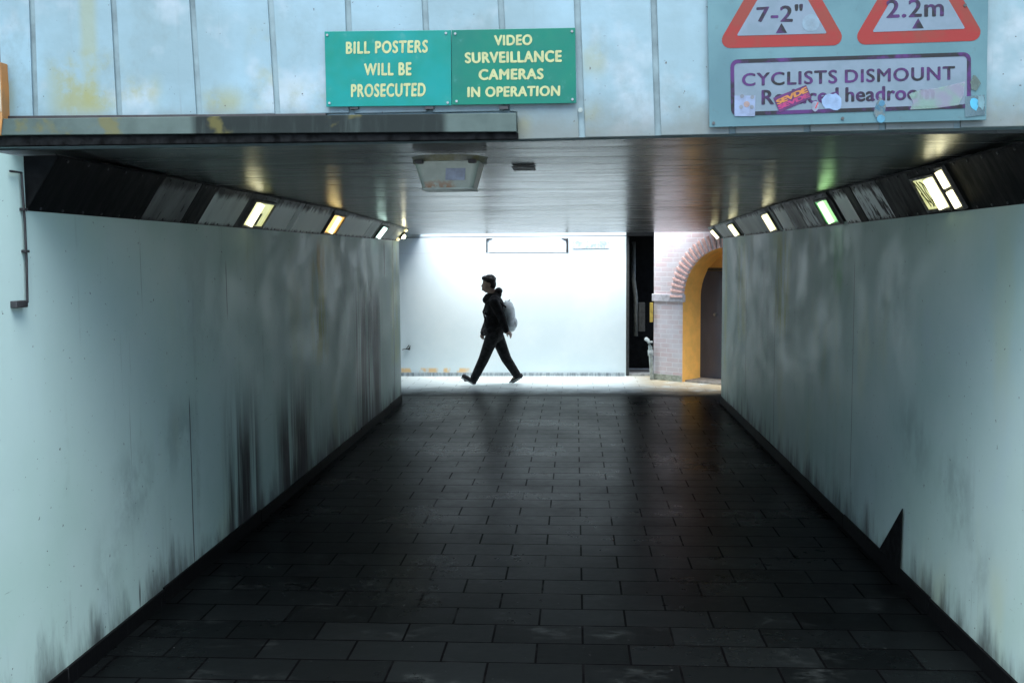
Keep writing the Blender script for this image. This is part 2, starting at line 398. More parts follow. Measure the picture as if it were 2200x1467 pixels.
# deck slab left of the added sky slot, its edge set to shade the wall
bm = bmesh.new(); prism(bm, [(-9,6.0,2.36),(XL-0.36,6.0,2.36),(XL-0.36,YEND-0.2,2.36),(XL-0.345,YEND-0.2,2.36),(XL-0.345,SLOT0+0.003,2.36),(-2.55,SLOT0+0.003,2.36),(-2.55,YBACK-0.003,2.36),(-9,YBACK-0.003,2.36)], (0,0,0.26))
tag(to_obj('deck_slab', bm, M_concrete), 'concrete deck slab over the left arm of the cross passage, shaped to shade the end wall', 'slab')

# ------------------------------------------------------------------ portal beam
def beam_mat():
    M = MB('beam_paint', 0.5, 0.4)
    P = M.xyz(); x, z = P[0], P[2]
    f = M.noise(1.5, 5, 0.6); base = (0.120, 0.20, 0.24)
    col = M.mix(M.ramp(f, 0.35, 0.68), base, (0.088, 0.145, 0.165))
    w = M.noise(2.8, 4, 0.6, (1,1,1), (4,1,2)); col = M.mix(M.mul(M.ramp(w, 0.52, 0.7), 0.5), col, (0.216, 0.252, 0.276))
    gg = M.noise(3.5, 7, 0.7, (1,1,0.8), (11,0,5)); col = M.mix(M.mul(M.ramp(gg, 0.5, 0.72), 0.55), col, (0.07, 0.105, 0.105))
    # algae: patch at the second board and drips
    n1 = M.noise(5.5, 6, 0.65)
    def patch(xc, xw, z0, z1, amt, lo=0.42, hi=0.6):
        return M.mul(M.window(x, xc-xw, xc+xw, xw*0.6), M.window(z, z0, z1, 0.05), M.ramp(n1, lo, hi), amt)
    def px(a, b): p = onB(a, b); return p.x, p.z
    def addp(col, x0, x1, y0, y1, amt, c=(0.114, 0.12, 0.036), lo=0.38, hi=0.6):
        xa, zb = px(x0, y1); xb, za = px(x1, y0)
        return M.mix(patch((xa+xb)/2, (xb-xa)/2, zb, za, amt, lo, hi), col, c)
    for a in ((120, 245, 120, 250, 0.75), (182, 205, -20, 230, 0.4, (0.12, 0.126, 0.03), 0.2, 0.5), (265, 340, 170, 225, 0.6), (440, 520, 195, 245, 0.6), (540, 600, 60, 240, 0.35),
              (1250, 1300, 90, 160, 0.4), (1240, 1290, 230, 300, 0.55), (1100, 1140, 240, 300, 0.6), (620, 700, 180, 240, 0.4), (0, 30, 150, 250, 0.4), (2110, 2200, 200, 290, 0.5)):
        col = addp(col, *a)
    drip = M.noise(1.0, 7, 0.7, (22, 1, 0.7))
    col = M.mix(M.mul(M.ramp(drip, 0.58, 0.74), M.ramp(M.noise(1.5, 3), 0.42, 0.6), 0.55), col, (0.066, 0.078, 0.072))
    # grey dirt along the lower edge
    zz = M.math('ADD', z, M.math('MULTIPLY', M.math('SUBTRACT', M.noise(4, 6, 0.65), 0.5), 0.22))
    col = M.mix(M.ramp(zz, 2.48, 2.66, 0.75, 0.0), col, (0.06, 0.069, 0.06))
    col = M.mix(M.ramp(M.noise(55, 2, 0.5), 0.73, 0.78), col, (0.03, 0.03, 0.03))
    M.color(col); M.rough(M.ramp(f, 0.3, 0.7, 0.42, 0.6))
    M.bump(M.math('ADD', M.noise(3, 5, 0.6), M.math('MULTIPLY', M.noise(60, 4), 0.1)), 0.3, 0.012)
    return M.m
M_beam = beam_mat()
beam = thing('portal_beam', 'pale boarded concrete beam across the mouth of the underpass carrying the signs', 'beam', (0, Yb(0)+0.2, 2.45))
ZTOP = 3.75
# core
bm = bmesh.new()
xa, xb = XL-0.45, XR+0.45
zl = onB(300, 300).z; zr = onB(1500, 292).z
core = [Vector((xa, Yb(xa), onB(0,318).z)), Vector((onB(1110,300).x, Yb(onB(1110,300).x), onB(1110,299).z)), Vector((xb, Yb(xb), onB(2200,270).z+0.0)), Vector((xb, Yb(xb), ZTOP)), Vector((xa, Yb(xa), ZTOP))]
prism(bm, core, -bn*0.10)
to_obj('beam_core', bm, simple('groove_grime', (0.100, 0.155, 0.172), 0.7, 0.3, 5), beam)
# facing boards with narrow grooves between them
gro = [(70,78), (245,258), (414,429), (582,597), (748,757), (913,924), (1076,1089), (1240,1249), (1404,1412), (1566,1572), (1730,1733), (1895,1895), (2060,2056)]
def groove_x(z, i): 
    a, b = gro[i]; p0 = onB(a, 0); p1 = onB(b, 240); t = (z-p0.z)/(p1.z-p0.z); return p0.x + (p1.x-p0.x)*t
def P3(x, z, off): return Vector((x, Yb(x), z)) + bn*off
def zbot(x):
    pxl = 1236 + x/4.25*2200
    yb = 250 if pxl < 1100 else 297
    if pxl < 1100: yb = 249 - 0.012*pxl + 4
    else: yb = 300 - (pxl-1110)*0.0255
    p = onB(max(-50, min(2260, pxl)), yb); return p.z
GW = 0.012
edges = [None] + list(range(len(gro))) + [None]
for i in range(len(gro)+1):
    def xlft(z): return (groove_x(z, i-1) + GW) if i > 0 else XL-0.04
    def xrgt(z): return (groove_x(z, i) - GW) if i < len(gro) else XR+0.35
    bm = bmesh.new()
    xm = (xlft(2.7)+xrgt(2.7))/2
    brk = 1110 if False else None
    z0 = zbot(xm)
    pts = [P3(xlft(z0), z0+0.002*0, 0.008), P3(xrgt(z0), zbot(xm), 0.008), P3(xrgt(3.7), 3.7, 0.008), P3(xlft(3.7), 3.7, 0.008)]
    if i == 7:      # the board the ledge stops under
        xs = onB(1110, 290).x
        zq = onB(1090, 240).z
        pts = [P3(xlft(zq), zq, 0.008), P3(xs+0.006, zq, 0.008), P3(xs+0.006, onB(1115,300).z, 0.008), P3(xrgt(2.5), onB(1240,297).z, 0.008), P3(xrgt(3.7), 3.7, 0.008), P3(xlft(3.7), 3.7, 0.008)]
    prism(bm, pts, -bn*0.0075, 0.003)
    to_obj('facing_board', bm, M_beam, beam)
# ledge under the left boards
def ledge_mat():
    M = MB('ledge_concrete', 0.8, 0.08); x = M.xyz()[0]
    f = M.noise(4, 6, 0.65); g = M.noise(1.0, 6, 0.7, (14, 1, 1.5))
    col = M.mix(M.ramp(f, 0.35, 0.7), (0.050, 0.072, 0.068), (0.034, 0.050, 0.047))
    xa = onB(425, 270).x; xb = onB(960, 270).x
    col = M.mix(M.mul(M.window(x, xa, xb, 0.02), M.ramp(g, 0.25, 0.5, 0.65, 0.95)), col, (0.008, 0.0115, 0.0115))
    col = M.mix(M.mul(M.ramp(M.noise(5, 4, 0.6, (1,1,1), (8,0,0)), 0.58, 0.68), 0.6), col, (0.08, 0.075, 0.025))
    M.color(col); M.bump(f, 0.3, 0.006); return M.m
M_ledge = ledge_mat()
def strip(px0, ya0, yb0, px1, ya1, yb1, off, depth, mat, name, parent, bevel=0.003):
    bm = bmesh.new()
    prism(bm, [onB(px0, yb0, off), onB(px1, yb1, off), onB(px1, ya1, off), onB(px0, ya0, off)], -bn*depth, bevel)
    return to_obj(name, bm, mat, parent)
strip(-60, 256, 291, 1109, 243, 283, 0.055, 0.055-0.0012, M_ledge, 'ledge', beam)
strip(-60, 293, 315, 1112, 285, 299, 0.042, 0.042-0.0012, simple('ledge_drip_rust', (0.006,0.007,0.0075), 0.85, 0.5, 25, bump=0.6, spec=0.05), 'drip_strip', beam)
strip(-60, 250, 257, 700, 244, 249, 0.02, 0.0185, M_black, 'open_joint', beam, 0.001)
for pxx in (760, 922, 1082):
    bm = bmesh.new(); c = onB(pxx, 231.5, 0.022)
    prism(bm, [c + bu*a + Vector((0,0,b)) for a, b in ((-0.018,-0.006),(0.018,-0.006),(0.018,0.006),(-0.018,0.006))], -bn*0.021)
    to_obj('drain_slot', bm, M_black, beam)
c = onB(1247, 237, 0.02)   # white washer on the board
bm = bmesh.new(); tube(bm, [c - bn*0.006, c + bn*0.006], 0.009, 16); to_obj('washer', bm, simple('washer_zinc', (0.17,0.22,0.21), 0.4), beam)

# orange and yellow edge marker at the far left corner
mk = thing('edge_marker', 'orange edge marker with pale stripes at the left end of the beam', 'marker', onB(-12, 292, 0.09))
def orange_mat():
    M = MB('marker_orange', 0.45, 0.4); z = M.xyz()[2]; f = M.noise(9, 5, 0.6)
    col = M.mix(M.ramp(f, 0.35, 0.65), (0.252, 0.114, 0.03), (0.192, 0.102, 0.036))
    col = M.mix(M.mul(M.ramp(M.noise(6,4), 0.45, 0.6), M.ramp(z, 2.50, 2.60, 1, 0)), col, (0.096, 0.03, 0.012)); M.color(col); return M.m
M_orange = orange_mat()
bm = bmesh.new()
prism(bm, [onB(-40, 298, 0.06), onB(1, 290, 0.06), onB(5, 255, 0.06), onB(4, 200, 0.06), onB(0, 134, 0.06), onB(-40, 132, 0.06)], -bn*0.058, 0.006)
to_obj('marker_body', bm, M_orange, mk)
bm = bmesh.new()
prism(bm, [onB(1, 240, 0.0615), onB(3, 240, 0.0615), onB(-1, 138, 0.0615), onB(-4, 138, 0.0615)], -bn*0.0013)
to_obj('pale_stripe', bm, simple('marker_pale', (0.27, 0.258, 0.216), 0.4), mk)

# ------------------------------------------------------------------ lettering
def text_bm(txt, bold=0.0, spacing=1.0):
    cu = bpy.data.curves.new('t', 'FONT'); cu.body = txt; cu.size = 1.0; cu.space_character = spacing
    cu.resolution_u = 4
    ob = bpy.data.objects.new('t', cu); COL.objects.link(ob)
    dg = bpy.context.evaluated_depsgraph_get()
    me = bpy.data.meshes.new_from_object(ob.evaluated_get(dg))
    bpy.data.objects.remove(ob); bpy.data.curves.remove(cu)
    bm = bmesh.new()
    for k, (dx, dy) in enumerate(((-1,0), (1,0), (0,-0.7), (0,0.7), (0.6,0.5), (-0.6,-0.5))):   # thicken the strokes
        n0 = len(bm.verts); bm.from_mesh(me); bm.verts.ensure_lookup_table()
        for v in bm.verts[n0:]: v.co = Vector((v.co.x + dx*bold, v.co.y + dy*bold, k))
    bpy.data.meshes.remove(me)
    xs = [v.co.x for v in bm.verts]; ys = [v.co.y for v in bm.verts]
    x0, x1, y0, y1 = min(xs), max(xs), min(ys), max(ys)
    for v in bm.verts: v.co = Vector(((v.co.x-x0)/(x1-x0), (v.co.y-y0)/(y1-y0), v.co.z))
    for f in bm.faces: f.smooth = False
    return bm
def text_on(bmo, txt, tl, tr, br, bl, off, bold=0.02, spacing=1.0, thick=0.0008):
    """lay text into the quad given by photo points on the beam's plane."""
    bm = text_bm(txt, bold, spacing)
    A, B, C_, D = (onB(*p, off) for p in (bl, br, tr, tl))
    for v in bm.verts:
        u, w = v.co.x, v.co.y
        v.co = (A*(1-u) + B*u)*(1-w) + (D*(1-u) + C_*u)*w - bn*0.00003*v.co.z
    me = bpy.data.meshes.new('tmp'); bm.to_mesh(me); bm.free(); bmo.from_mesh(me); bpy.data.meshes.remove(me)

def sign_green(seed, c1, c2):
    M = MB('sign_green%d' % seed, 0.4, 0.2); f = M.noise(2.2, 4, 0.6, (1,1,1), (seed,0,0)); g = M.noise(24, 4, 0.6)
    col = M.mix(M.ramp(f, 0.35, 0.65), c1, c2); col = M.mix(M.mul(M.ramp(g, 0.62, 0.75), 0.4), col, (0.03, 0.13, 0.12)); M.color(col)
    M.rough(M.ramp(g, 0.3, 0.7, 0.28, 0.45)); return M.m
M_letter = simple('letter_cream', (0.20, 0.225, 0.105), 0.5, 0.15, 40)
def sign_panel(name, label, corners, mat, off, lines, letter_mat, screws, bold, spacing, cat='sign', group=None):
    tl, tr, br, bl = corners
    t = thing(name, label, cat, (onB(*bl, off)+onB(*br, off))/2, group)
    bm = bmesh.new(); prism(bm, [onB(*bl, off), onB(*br, off), onB(*tr, off), onB(*tl, off)], -bn*0.004, 0.0015)
    to_obj('panel', bm, mat, t)
    for (txt, q) in lines:
        bm = bmesh.new(); text_on(bm, txt, *q, off+0.0009, bold, spacing); to_obj('lettering', bm, letter_mat, t)
    for s in screws:
        c = onB(*s, off); bm = bmesh.new(); tube(bm, [c - bn*0.002, c + bn*0.003], 0.005, 10); to_obj('screw', bm, M_screw, t)
    return t
sign_panel('notice_sign', 'green sign reading BILL POSTERS WILL BE PROSECUTED on the beam', ((697,68),(969,65),(970,227),(701,230)), sign_green(1, (0, 0.092, 0.068), (0, 0.116, 0.112)), 0.026,
    [('BILL POSTERS', ((743,90),(920,86),(919,114),(743,117))), ('WILL BE', ((782,137),(884,134),(884,163),(782,163))), ('PROSECUTED', ((754,181),(915,178),(914,208),(754,210)))],
    M_letter, [(703,76), (958,72), (708,222), (962,221)], 0.045, 1.15, group='green notices on the beam')
sign_panel('notice_sign', 'green sign reading VIDEO SURVEILLANCE CAMERAS IN OPERATION on the beam', ((970,65),(1236,60),(1238,222),(971,226)), sign_green(5, (0, 0.08, 0.0528), (0.0016, 0.068, 0.0528)), 0.028,
    [('VIDEO', ((1061,76),(1144,74),(1143,98),(1062,99))), ('SURVEILLANCE', ((998,113),(1207,108),(1207,134),(999,137))), ('CAMERAS', ((1028,149),(1168,147),(1168,171),(1028,173))), ('IN OPERATION', ((1004,187),(1204,184),(1203,207),(1004,210)))],
    M_letter, [(978,73), (1229,68), (981,218), (1230,214)], 0.05, 1.1, group='green notices on the beam')

# ------------------------------------------------------------------ height restriction sign
hs = thing('height_sign', 'large pale board with two red triangles, 2.2m and CYCLISTS DISMOUNT Reduced headroom', 'sign', onB(1820, 268, 0.03))
HO = 0.030
def board_mat():
    M = MB('sign_board_pale', 0.4, 0.25); f = M.noise(2.0, 5, 0.6); g = M.noise(30, 4, 0.6)
    col = M.mix(M.ramp(f, 0.35, 0.65), (0.050, 0.108, 0.122), (0.034, 0.080, 0.094)); col = M.mix(M.mul(M.ramp(g, 0.6, 0.75), 0.3), col, (0.03075, 0.04997, 0.05382)); M.color(col); return M.m
def faded(name, a, b, sc=9):
    M = MB(name, 0.4, 0.25); f = M.noise(sc, 4, 0.65); M.color(M.mix(M.ramp(f, 0.42, 0.6), a, b)); return M.m
M_board = board_mat()
M_face = faded('sign_face_white', (0.078, 0.110, 0.140), (0.066, 0.098, 0.122), 5)
M_red = faded('sign_red', (0.115, 0.0085, 0.0065), (0.095, 0.015, 0.009), 6)
M_ink = faded('sign_ink_faded', (0.003, 0.004, 0.005), (0.030, 0.007, 0.055), 10)
bm = bmesh.new(); prism(bm, [onB(1524,274,HO), onB(2119,258,HO), onB(2126,-170,HO), onB(1518,-150,HO)], -bn*0.004, 0.0015); to_obj('board', bm, M_board, hs)
def rounded_poly(pts, r, seg=6):
    """pts in 2-D (u,v) convex; returns rounded outline."""
    out = []; n = len(pts)
    for i in range(n):
        p, a, b = Vector(pts[i]), Vector(pts[i-1]), Vector(pts[(i+1)%n])
        da, db = (a-p).normalized(), (b-p).normalized(); ang = da.angle(db); d = r/math.tan(ang/2)
        cen = p + (da+db).normalized()*(r/math.sin(ang/2)); s, e = p+da*d, p+db*d
        a0 = math.atan2((s-cen).y, (s-cen).x); a1 = math.atan2((e-cen).y, (e-cen).x)
        while a1 - a0 > math.pi: a1 -= 2*math.pi
        while a1 - a0 < -math.pi: a1 += 2*math.pi
        for k in range(seg+1):
            t = a0 + (a1-a0)*k/seg; out.append(cen + Vector((math.cos(t), math.sin(t)))*r)
    return out
def uv(px, py): p = onB(px, py, 0) - BO; return Vector((p.dot(bu), p.z))
def P2(v, off): return BO + bu*v[0] + Vector((0,0,1))*v[1] + bn*off
def ring(bm, outer, inner, off, thick):
    n = len(outer)
    o = [bm.verts.new(P2(v, off)) for v in outer]; i_ = [bm.verts.new(P2(v, off)) for v in inner]
    ob = [bm.verts.new(P2(v, off-thick)) for v in outer]; ib = [bm.verts.new(P2(v, off-thick)) for v in inner]
    for k in range(n):
        j = (k+1) % n
        bm.faces.new((o[k], o[j], i_[j], i_[k])); bm.faces.new((o[k], ob[k], ob[j], o[j])); bm.faces.new((i_[k], i_[j], ib[j], ib[k])); bm.faces.new((ob[k], ib[k], ib[j], ob[j]))
def flat(bm, outline, off, thick): prism(bm, [P2(v, off) for v in outline], -bn*thick)
for (l, r, c_low, txt, tq, ar, up) in (((1536,108), (1818,101), 105, '7-2"', ((1625,15),(1725,9),(1725,48),(1626,48)), (1676, 75.5), (1677, 2)),
                               ((1824,101), (2114,91), 96, '2.2m', ((1904,0),(2028,-4),(2028,36),(1904,40)), (1967, 65.5), (1967, -12))):
    A, B = uv(*l), uv(*r); d = B-A; L_ = d.length; nrm = Vector((-d.y, d.x)).normalized()
    apex = (A+B)/2 + nrm*(L_*0.866)
    cen = (A+B+apex)/3
    out = rounded_poly([A, B, apex], 0.032); sc = 1 - 0.046/(0.2887*L_)
    inn = rounded_poly([cen+(p-cen)*sc for p in (A, B, apex)], 0.004)
    bm = bmesh.new(); flat(bm, out, HO+0.0010, 0.0008)
    to_obj('triangle_border', bm, M_red, hs)
    bm = bmesh.new(); flat(bm, inn, HO+0.0018, 0.0007); to_obj('triangle_face', bm, M_face, hs)
    bm = bmesh.new(); text_on(bm, txt, *tq, HO+0.0026, 0.026, 1.08, 0.0006); to_obj('lettering', bm, M_ink, hs)
    bm = bmesh.new(); a = uv(*ar); w_ = 0.0215
    flat(bm, [a + Vector((-w_, 0)), a + Vector((w_, 0)), a + Vector((0, 0.038))], HO+0.0026, 0.0006); to_obj('arrow', bm, M_ink, hs)
    bm = bmesh.new(); a = uv(*up)
    flat(bm, [a, a + Vector((w_, 0.045)), a + Vector((-w_, 0.045))], HO+0.0026, 0.0006); to_obj('arrow', bm, M_ink, hs)
# framed text plate
q = [uv(1569,252), uv(2080,235), uv(2080,116), uv(1567,132)]
cen = sum(q, Vector((0,0)))/4
def inset(q, d): 
    out = []
    for i in range(4):
        p, a, b = q[i], q[i-1], q[(i+1)%4]; da, db = (a-p).normalized(), (b-p).normalized(); out.append(p + (da+db)*d)
    return out
bm = bmesh.new(); flat(bm, rounded_poly(inset(q, 0.010), 0.02), HO+0.0010, 0.0008); to_obj('plate_face', bm, M_face, hs)
bm = bmesh.new(); ring(bm, rounded_poly(q, 0.028), rounded_poly(inset(q, 0.0145), 0.0155), HO+0.0020, 0.0009); to_obj('plate_border', bm, M_ink, hs)
bm = bmesh.new(); text_on(bm, 'CYCLISTS', (1594,158), (1799,150), (1799,180), (1594,186), HO+0.0020, 0.028, 1.12); to_obj('lettering', bm, M_ink, hs); bm = bmesh.new()
text_on(bm, 'DISMOUNT', (1815,150), (2052,142), (2052,172), (1815,179), HO+0.0020, 0.028, 1.12); to_obj('lettering', bm, M_ink, hs)
bm = bmesh.new(); text_on(bm, 'Reduced', (1636,194), (1802,188), (1802,221), (1636,226), HO+0.0020, 0.034, 1.05); to_obj('lettering', bm, M_ink, hs); bm = bmesh.new()
text_on(bm, 'headroom', (1816,188), (2008,182), (2008,214), (1816,220), HO+0.0020, 0.034, 1.05); to_obj('lettering', bm, M_ink, hs)
for s in ((1533,265), (1810,255), (2073,12)):
    c = onB(*s, HO); bm = bmesh.new(); tube(bm, [c-bn*0.002, c+bn*0.004], 0.006, 10); to_obj('screw', bm, M_darksteel, hs)

def film(m, a):
    m.node_tree.nodes['Principled BSDF'].inputs['Alpha'].default_value = a; return m
# stickers on that board
def sticker(pts, mat, label, off=HO+0.0032):
    cs = [onB(*p, off) for p in pts]; lo = min(c.z for c in cs)
    t = thing('sticker', label, 'sticker', (sum(c.x for c in cs)/len(cs), sum(c.y for c in cs)/len(cs), lo), 'stickers on the height sign')
    bm = bmesh.new(); prism(bm, cs, -bn*0.0004); to_obj('backing', bm, mat, t)
    return t
def blob(cx, cy, rx, ry, n, jit, sd):
    R_ = random.Random(sd); return [(cx+rx*math.cos(a)*(1+R_.uniform(-jit,jit)), cy+ry*math.sin(a)*(1+R_.uniform(-jit,jit))) for a in [-2*math.pi*k/n for k in range(n)]]
def dot(t, px, py, r, mat, name='print', off=HO+0.0037, ry=None):
    a = uv(px, py); k = r*0.00195; bm = bmesh.new(); flat(bm, [a + Vector((math.cos(2*math.pi*i/14)*k, math.sin(2*math.pi*i/14)*k)) for i in range(14)], off, 0.0004); to_obj(name, bm, mat, t)
t = sticker([(1578,250),(1622,250),(1623,206),(1578,206)], simple('sticker_pale_blue', (0.0992, 0.1389, 0.2133), 0.4), 'pale blue square sticker with four grey dots on the text plate corner')
for p in ((1592,209),(1614,211),(1590,232),(1613,232)): dot(t, p[0], p[1]+1, 4, simple('dot_grey', (0.07936, 0.0992, 0.119), 0.5))
dot(t, 1602, 227, 6, simple('dot_peach', (0.1389, 0.1042, 0.0992), 0.5))
t = sticker([(1675,242),(1744,211),(1732,183),(1661,211)], faded('sticker_purple', (0.0496, 0.00992, 0.05952), (0.0248, 0.00992, 0.03472)), 'purple sticker with orange and pink block lettering covering the word Reduced')
bm = bmesh.new(); text_on(bm, 'SEVDE', (1666,216), (1733,186), (1737,198), (1670,226), HO+0.0037, 0.06, 0.92, 0.0004); to_obj('lettering', bm, simple('sticker_orange', (0.2083, 0.08432, 0.00992), 0.4), t)
bm = bmesh.new(); text_on(bm, 'SEVDE', (1670,227), (1738,199), (1741,208), (1674,236), HO+0.0036, 0.06, 0.92, 0.0004); to_obj('lettering', bm, simple('sticker_pink', (0.1587, 0.00744, 0.05952), 0.4), t)
sticker(blob(1788,219,22,18,17,0.2,3), simple('sticker_blue_white', (0.0992, 0.1637, 0.2579), 0.5), 'torn bluish white sticker remnant between the words Reduced and headroom')
t = sticker(blob(1751,229,8,11,12,0.08,5), simple('sticker_small', (0.1091, 0.1389, 0.1885), 0.5), 'tiny drop shaped sticker with a red mark below the plate lettering')
bm = bmesh.new(); flat(bm, [uv(1747,236), uv(1750,236), uv(1755,224), uv(1753,222)], HO+0.0037, 0.0004); to_obj('print', bm, simple('print_red', (0.248, 0.0248, 0.03968), 0.5), t)
dot(hs, 1739, 54, 17, simple('pale_spot', (0.08432, 0.1339, 0.1686), 0.4), 'pale_spot', HO+0.0024)
t = sticker(blob(1891,237,11,26,15,0.28,11), film(faded('sticker_torn_blue', (0.0248, 0.07936, 0.119), (0.07936, 0.1042, 0.1042), 28), 0.7), 'narrow torn blue sticker hanging below the word headroom')
dot(t, 1890, 225, 6, simple('print_blue', (0.01488, 0.0992, 0.1686), 0.5)); dot(t, 1888, 258, 8, simple('print_blue_dark', (0.0248, 0.119, 0.1786), 0.5))
sticker([(1955,236),(1962,221),(1953,203),(1976,194),(2010,190),(2052,181),(2074,175),(2070,205),(2060,226),(2010,233)], film(faded('sticker_film', (0.12,0.20,0.175), (0.15,0.16,0.21), 14), 0.42), 'scraped greenish film sticker over the end of the word headroom')
t = sticker([(2073,252),(2117,247),(2115,204),(2074,208)], film(simple('sticker_clear', (0.05456, 0.0992, 0.119), 0.3), 0.6), 'clear square sticker with blue blot at the right corner of the board')
bm = bmesh.new(); flat(bm, [uv(*p) for p in blob(2087,226,10,14,11,0.25,8)], HO+0.0037, 0.0004); to_obj('print', bm, simple('print_cyan', (0.0248, 0.1786, 0.2728), 0.5), t)
bm = bmesh.new(); flat(bm, [uv(*p) for p in blob(2101,222,8,16,11,0.3,9)], HO+0.0037, 0.0004); to_obj('print', bm, simple('print_teal', (0.05952, 0.129, 0.1488), 0.5), t)
sticker(blob(2095,180,10,16,13,0.25,15), film(simple('sticker_stain', (0.05952, 0.0992, 0.08928), 0.5), 0.6), 'faint greenish scrap stuck beside the upper right of the text plate')

# ------------------------------------------------------------------ sloping cladding with lamps
def chamL(y, t, off=0.0):
    zt = min(ZCT, zceil(y)-0.004)
    a = Vector((XL, y, ZCB)); b = Vector((XLT, y, zt)); n = Vector((zt-ZCB, 0, XL-XLT)).normalized()
    return a + (b-a)*t + n*off
def chamR(y, t, off=0.0):
    zt = min(ZCT, zceil(y)-0.004)
    a = Vector((XR, y, ZCB)); b = Vector((XRT, y, zt)); n = Vector((-(zt-ZCB), 0, XRT-XR)).normalized()
    return a + (b-a)*t + n*off
def worn(name, light, dark, amt, seed, black=(0.006,0.0065,0.007), spec=0.3):
    """painted panel: flaking dark edges at top and bottom, vertical scrapes."""
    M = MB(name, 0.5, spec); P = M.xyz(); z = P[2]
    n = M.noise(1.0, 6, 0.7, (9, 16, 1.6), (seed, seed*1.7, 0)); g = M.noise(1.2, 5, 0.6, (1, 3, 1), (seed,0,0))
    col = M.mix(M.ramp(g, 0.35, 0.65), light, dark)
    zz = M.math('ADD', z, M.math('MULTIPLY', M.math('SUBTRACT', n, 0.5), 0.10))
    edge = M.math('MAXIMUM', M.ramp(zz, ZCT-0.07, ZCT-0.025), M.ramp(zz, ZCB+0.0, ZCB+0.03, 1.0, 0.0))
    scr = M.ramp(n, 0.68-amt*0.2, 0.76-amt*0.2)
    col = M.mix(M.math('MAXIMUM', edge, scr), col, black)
    M.color(col); M.rough(M.ramp(n, 0.3, 0.7, 0.42, 0.65)); M.bump(n, 0.25, 0.004); return M.m
P_black = worn('panel_black', (0.005,0.006,0.0065), (0.003,0.0035,0.004), 0.2, 1, spec=0.05)
P_dim = worn('panel_dim', (0.13,0.145,0.14), (0.06,0.066,0.066), 0.45, 3)
P_grey = worn('panel_grey', (0.52,0.60,0.57), (0.40,0.47,0.45), 0.05, 5)
P_white = worn('panel_white', (0.90,0.97,0.93), (0.86,0.94,0.90), -0.4, 8)
P_mix = worn('panel_flaked', (0.66,0.73,0.72), (0.56,0.63,0.62), 0.95, 12)
def yL(px): return onX(px, 500, XL).y
def yR(px): return onX(px, 500, XR).y
clL = thing('cove_cladding', 'sloping panel cladding above the soot streaked wall, with four lamps', 'cladding', (XL, Yb(XL)+0.02, ZCB), 'sloping cladding under the ceiling')
clR = thing('cove_cladding', 'sloping panel cladding above the smoother wall, with flaking black paint', 'cladding', (XR, Yb(XR)+0.02, ZCB), 'sloping cladding under the ceiling')
def backing(fn, xw, xt, y0, y1, parent):
    bm = bmesh.new()
    ys = [y0 + (y1-y0)*i/12 for i in range(13)]
    rings = [[bm.verts.new(fn(yy, 0, -0.012) + Vector((0,0,0))), bm.verts.new(fn(yy, 1, -0.012)), bm.verts.new(Vector((xw, yy, fn(yy,1).z-0.002)))] for yy in ys]
    for a, b in zip(rings, rings[1:]):
        for k in range(3): bm.faces.new((a[k], a[(k+1)%3], b[(k+1)%3], b[k]))
    bm.faces.new(rings[0][::-1]); bm.faces.new(rings[-1])
    to_obj('backing_board', bm, M_black, parent)
ys0 = Yb(XL)+0.07
backing(chamL, XL+0.001, XLT, ys0, YEND-0.0, clL)
YENDR = 14.35
backing(chamR, XR-0.001, XRT, Yb(XR)+0.25, YENDR, clR)
def panel(fn, y0, y1, mat, parent, studs=True, t0=0.015, t1=0.985):
    bm = bmesh.new(); g = 0.005
    n = fn((y0+y1)/2, 0.5, 1) - fn((y0+y1)/2, 0.5, 0)
    prism(bm, [fn(y0+g, t0), fn(y1-g, t0), fn(y1-g, t1), fn(y0+g, t1)], -n*0.010, 0.002)
    o = to_obj('panel', bm, mat, parent)
    if studs and y1-y0 > 0.2:
        k = max(2, int((y1-y0)/0.17))
        for i in range(k):
            yy = y0 + (y1-y0)*(i+0.5)/k
            for t in (0.07, 0.93):
                c = fn(yy, t); bm = bmesh.new(); tube(bm, [c - n*0.002, c + n*0.005], 0.007, 6); to_obj('stud', bm, M_darksteel, o)
    return o
# (photo px where the panel's lower edge starts and ends, material)
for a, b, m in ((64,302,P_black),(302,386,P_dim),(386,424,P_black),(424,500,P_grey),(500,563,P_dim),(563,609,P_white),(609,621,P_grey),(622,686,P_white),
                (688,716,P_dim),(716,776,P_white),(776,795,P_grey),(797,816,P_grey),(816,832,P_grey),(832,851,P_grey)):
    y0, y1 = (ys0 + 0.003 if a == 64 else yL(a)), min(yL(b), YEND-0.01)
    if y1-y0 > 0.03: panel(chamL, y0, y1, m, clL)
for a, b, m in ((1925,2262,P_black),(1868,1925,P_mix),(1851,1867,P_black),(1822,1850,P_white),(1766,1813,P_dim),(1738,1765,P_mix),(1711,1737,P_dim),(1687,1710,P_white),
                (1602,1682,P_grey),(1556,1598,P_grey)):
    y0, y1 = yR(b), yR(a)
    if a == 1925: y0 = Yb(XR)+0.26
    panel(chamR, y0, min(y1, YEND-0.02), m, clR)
panel(chamR, YEND, YENDR-0.005, P_grey, clR)
bm = bmesh.new(); prism(bm, [chamL(ys0+0.0, 0, 0.001)-Vector((0,0.004,0)), chamL(ys0, 1, 0.001)-Vector((0,0.004,0)), Vector((XL+0.001, ys0-0.004, ZCT))], (0,0.0035,0)); to_obj('end_cap', bm, M_rubber, clL)

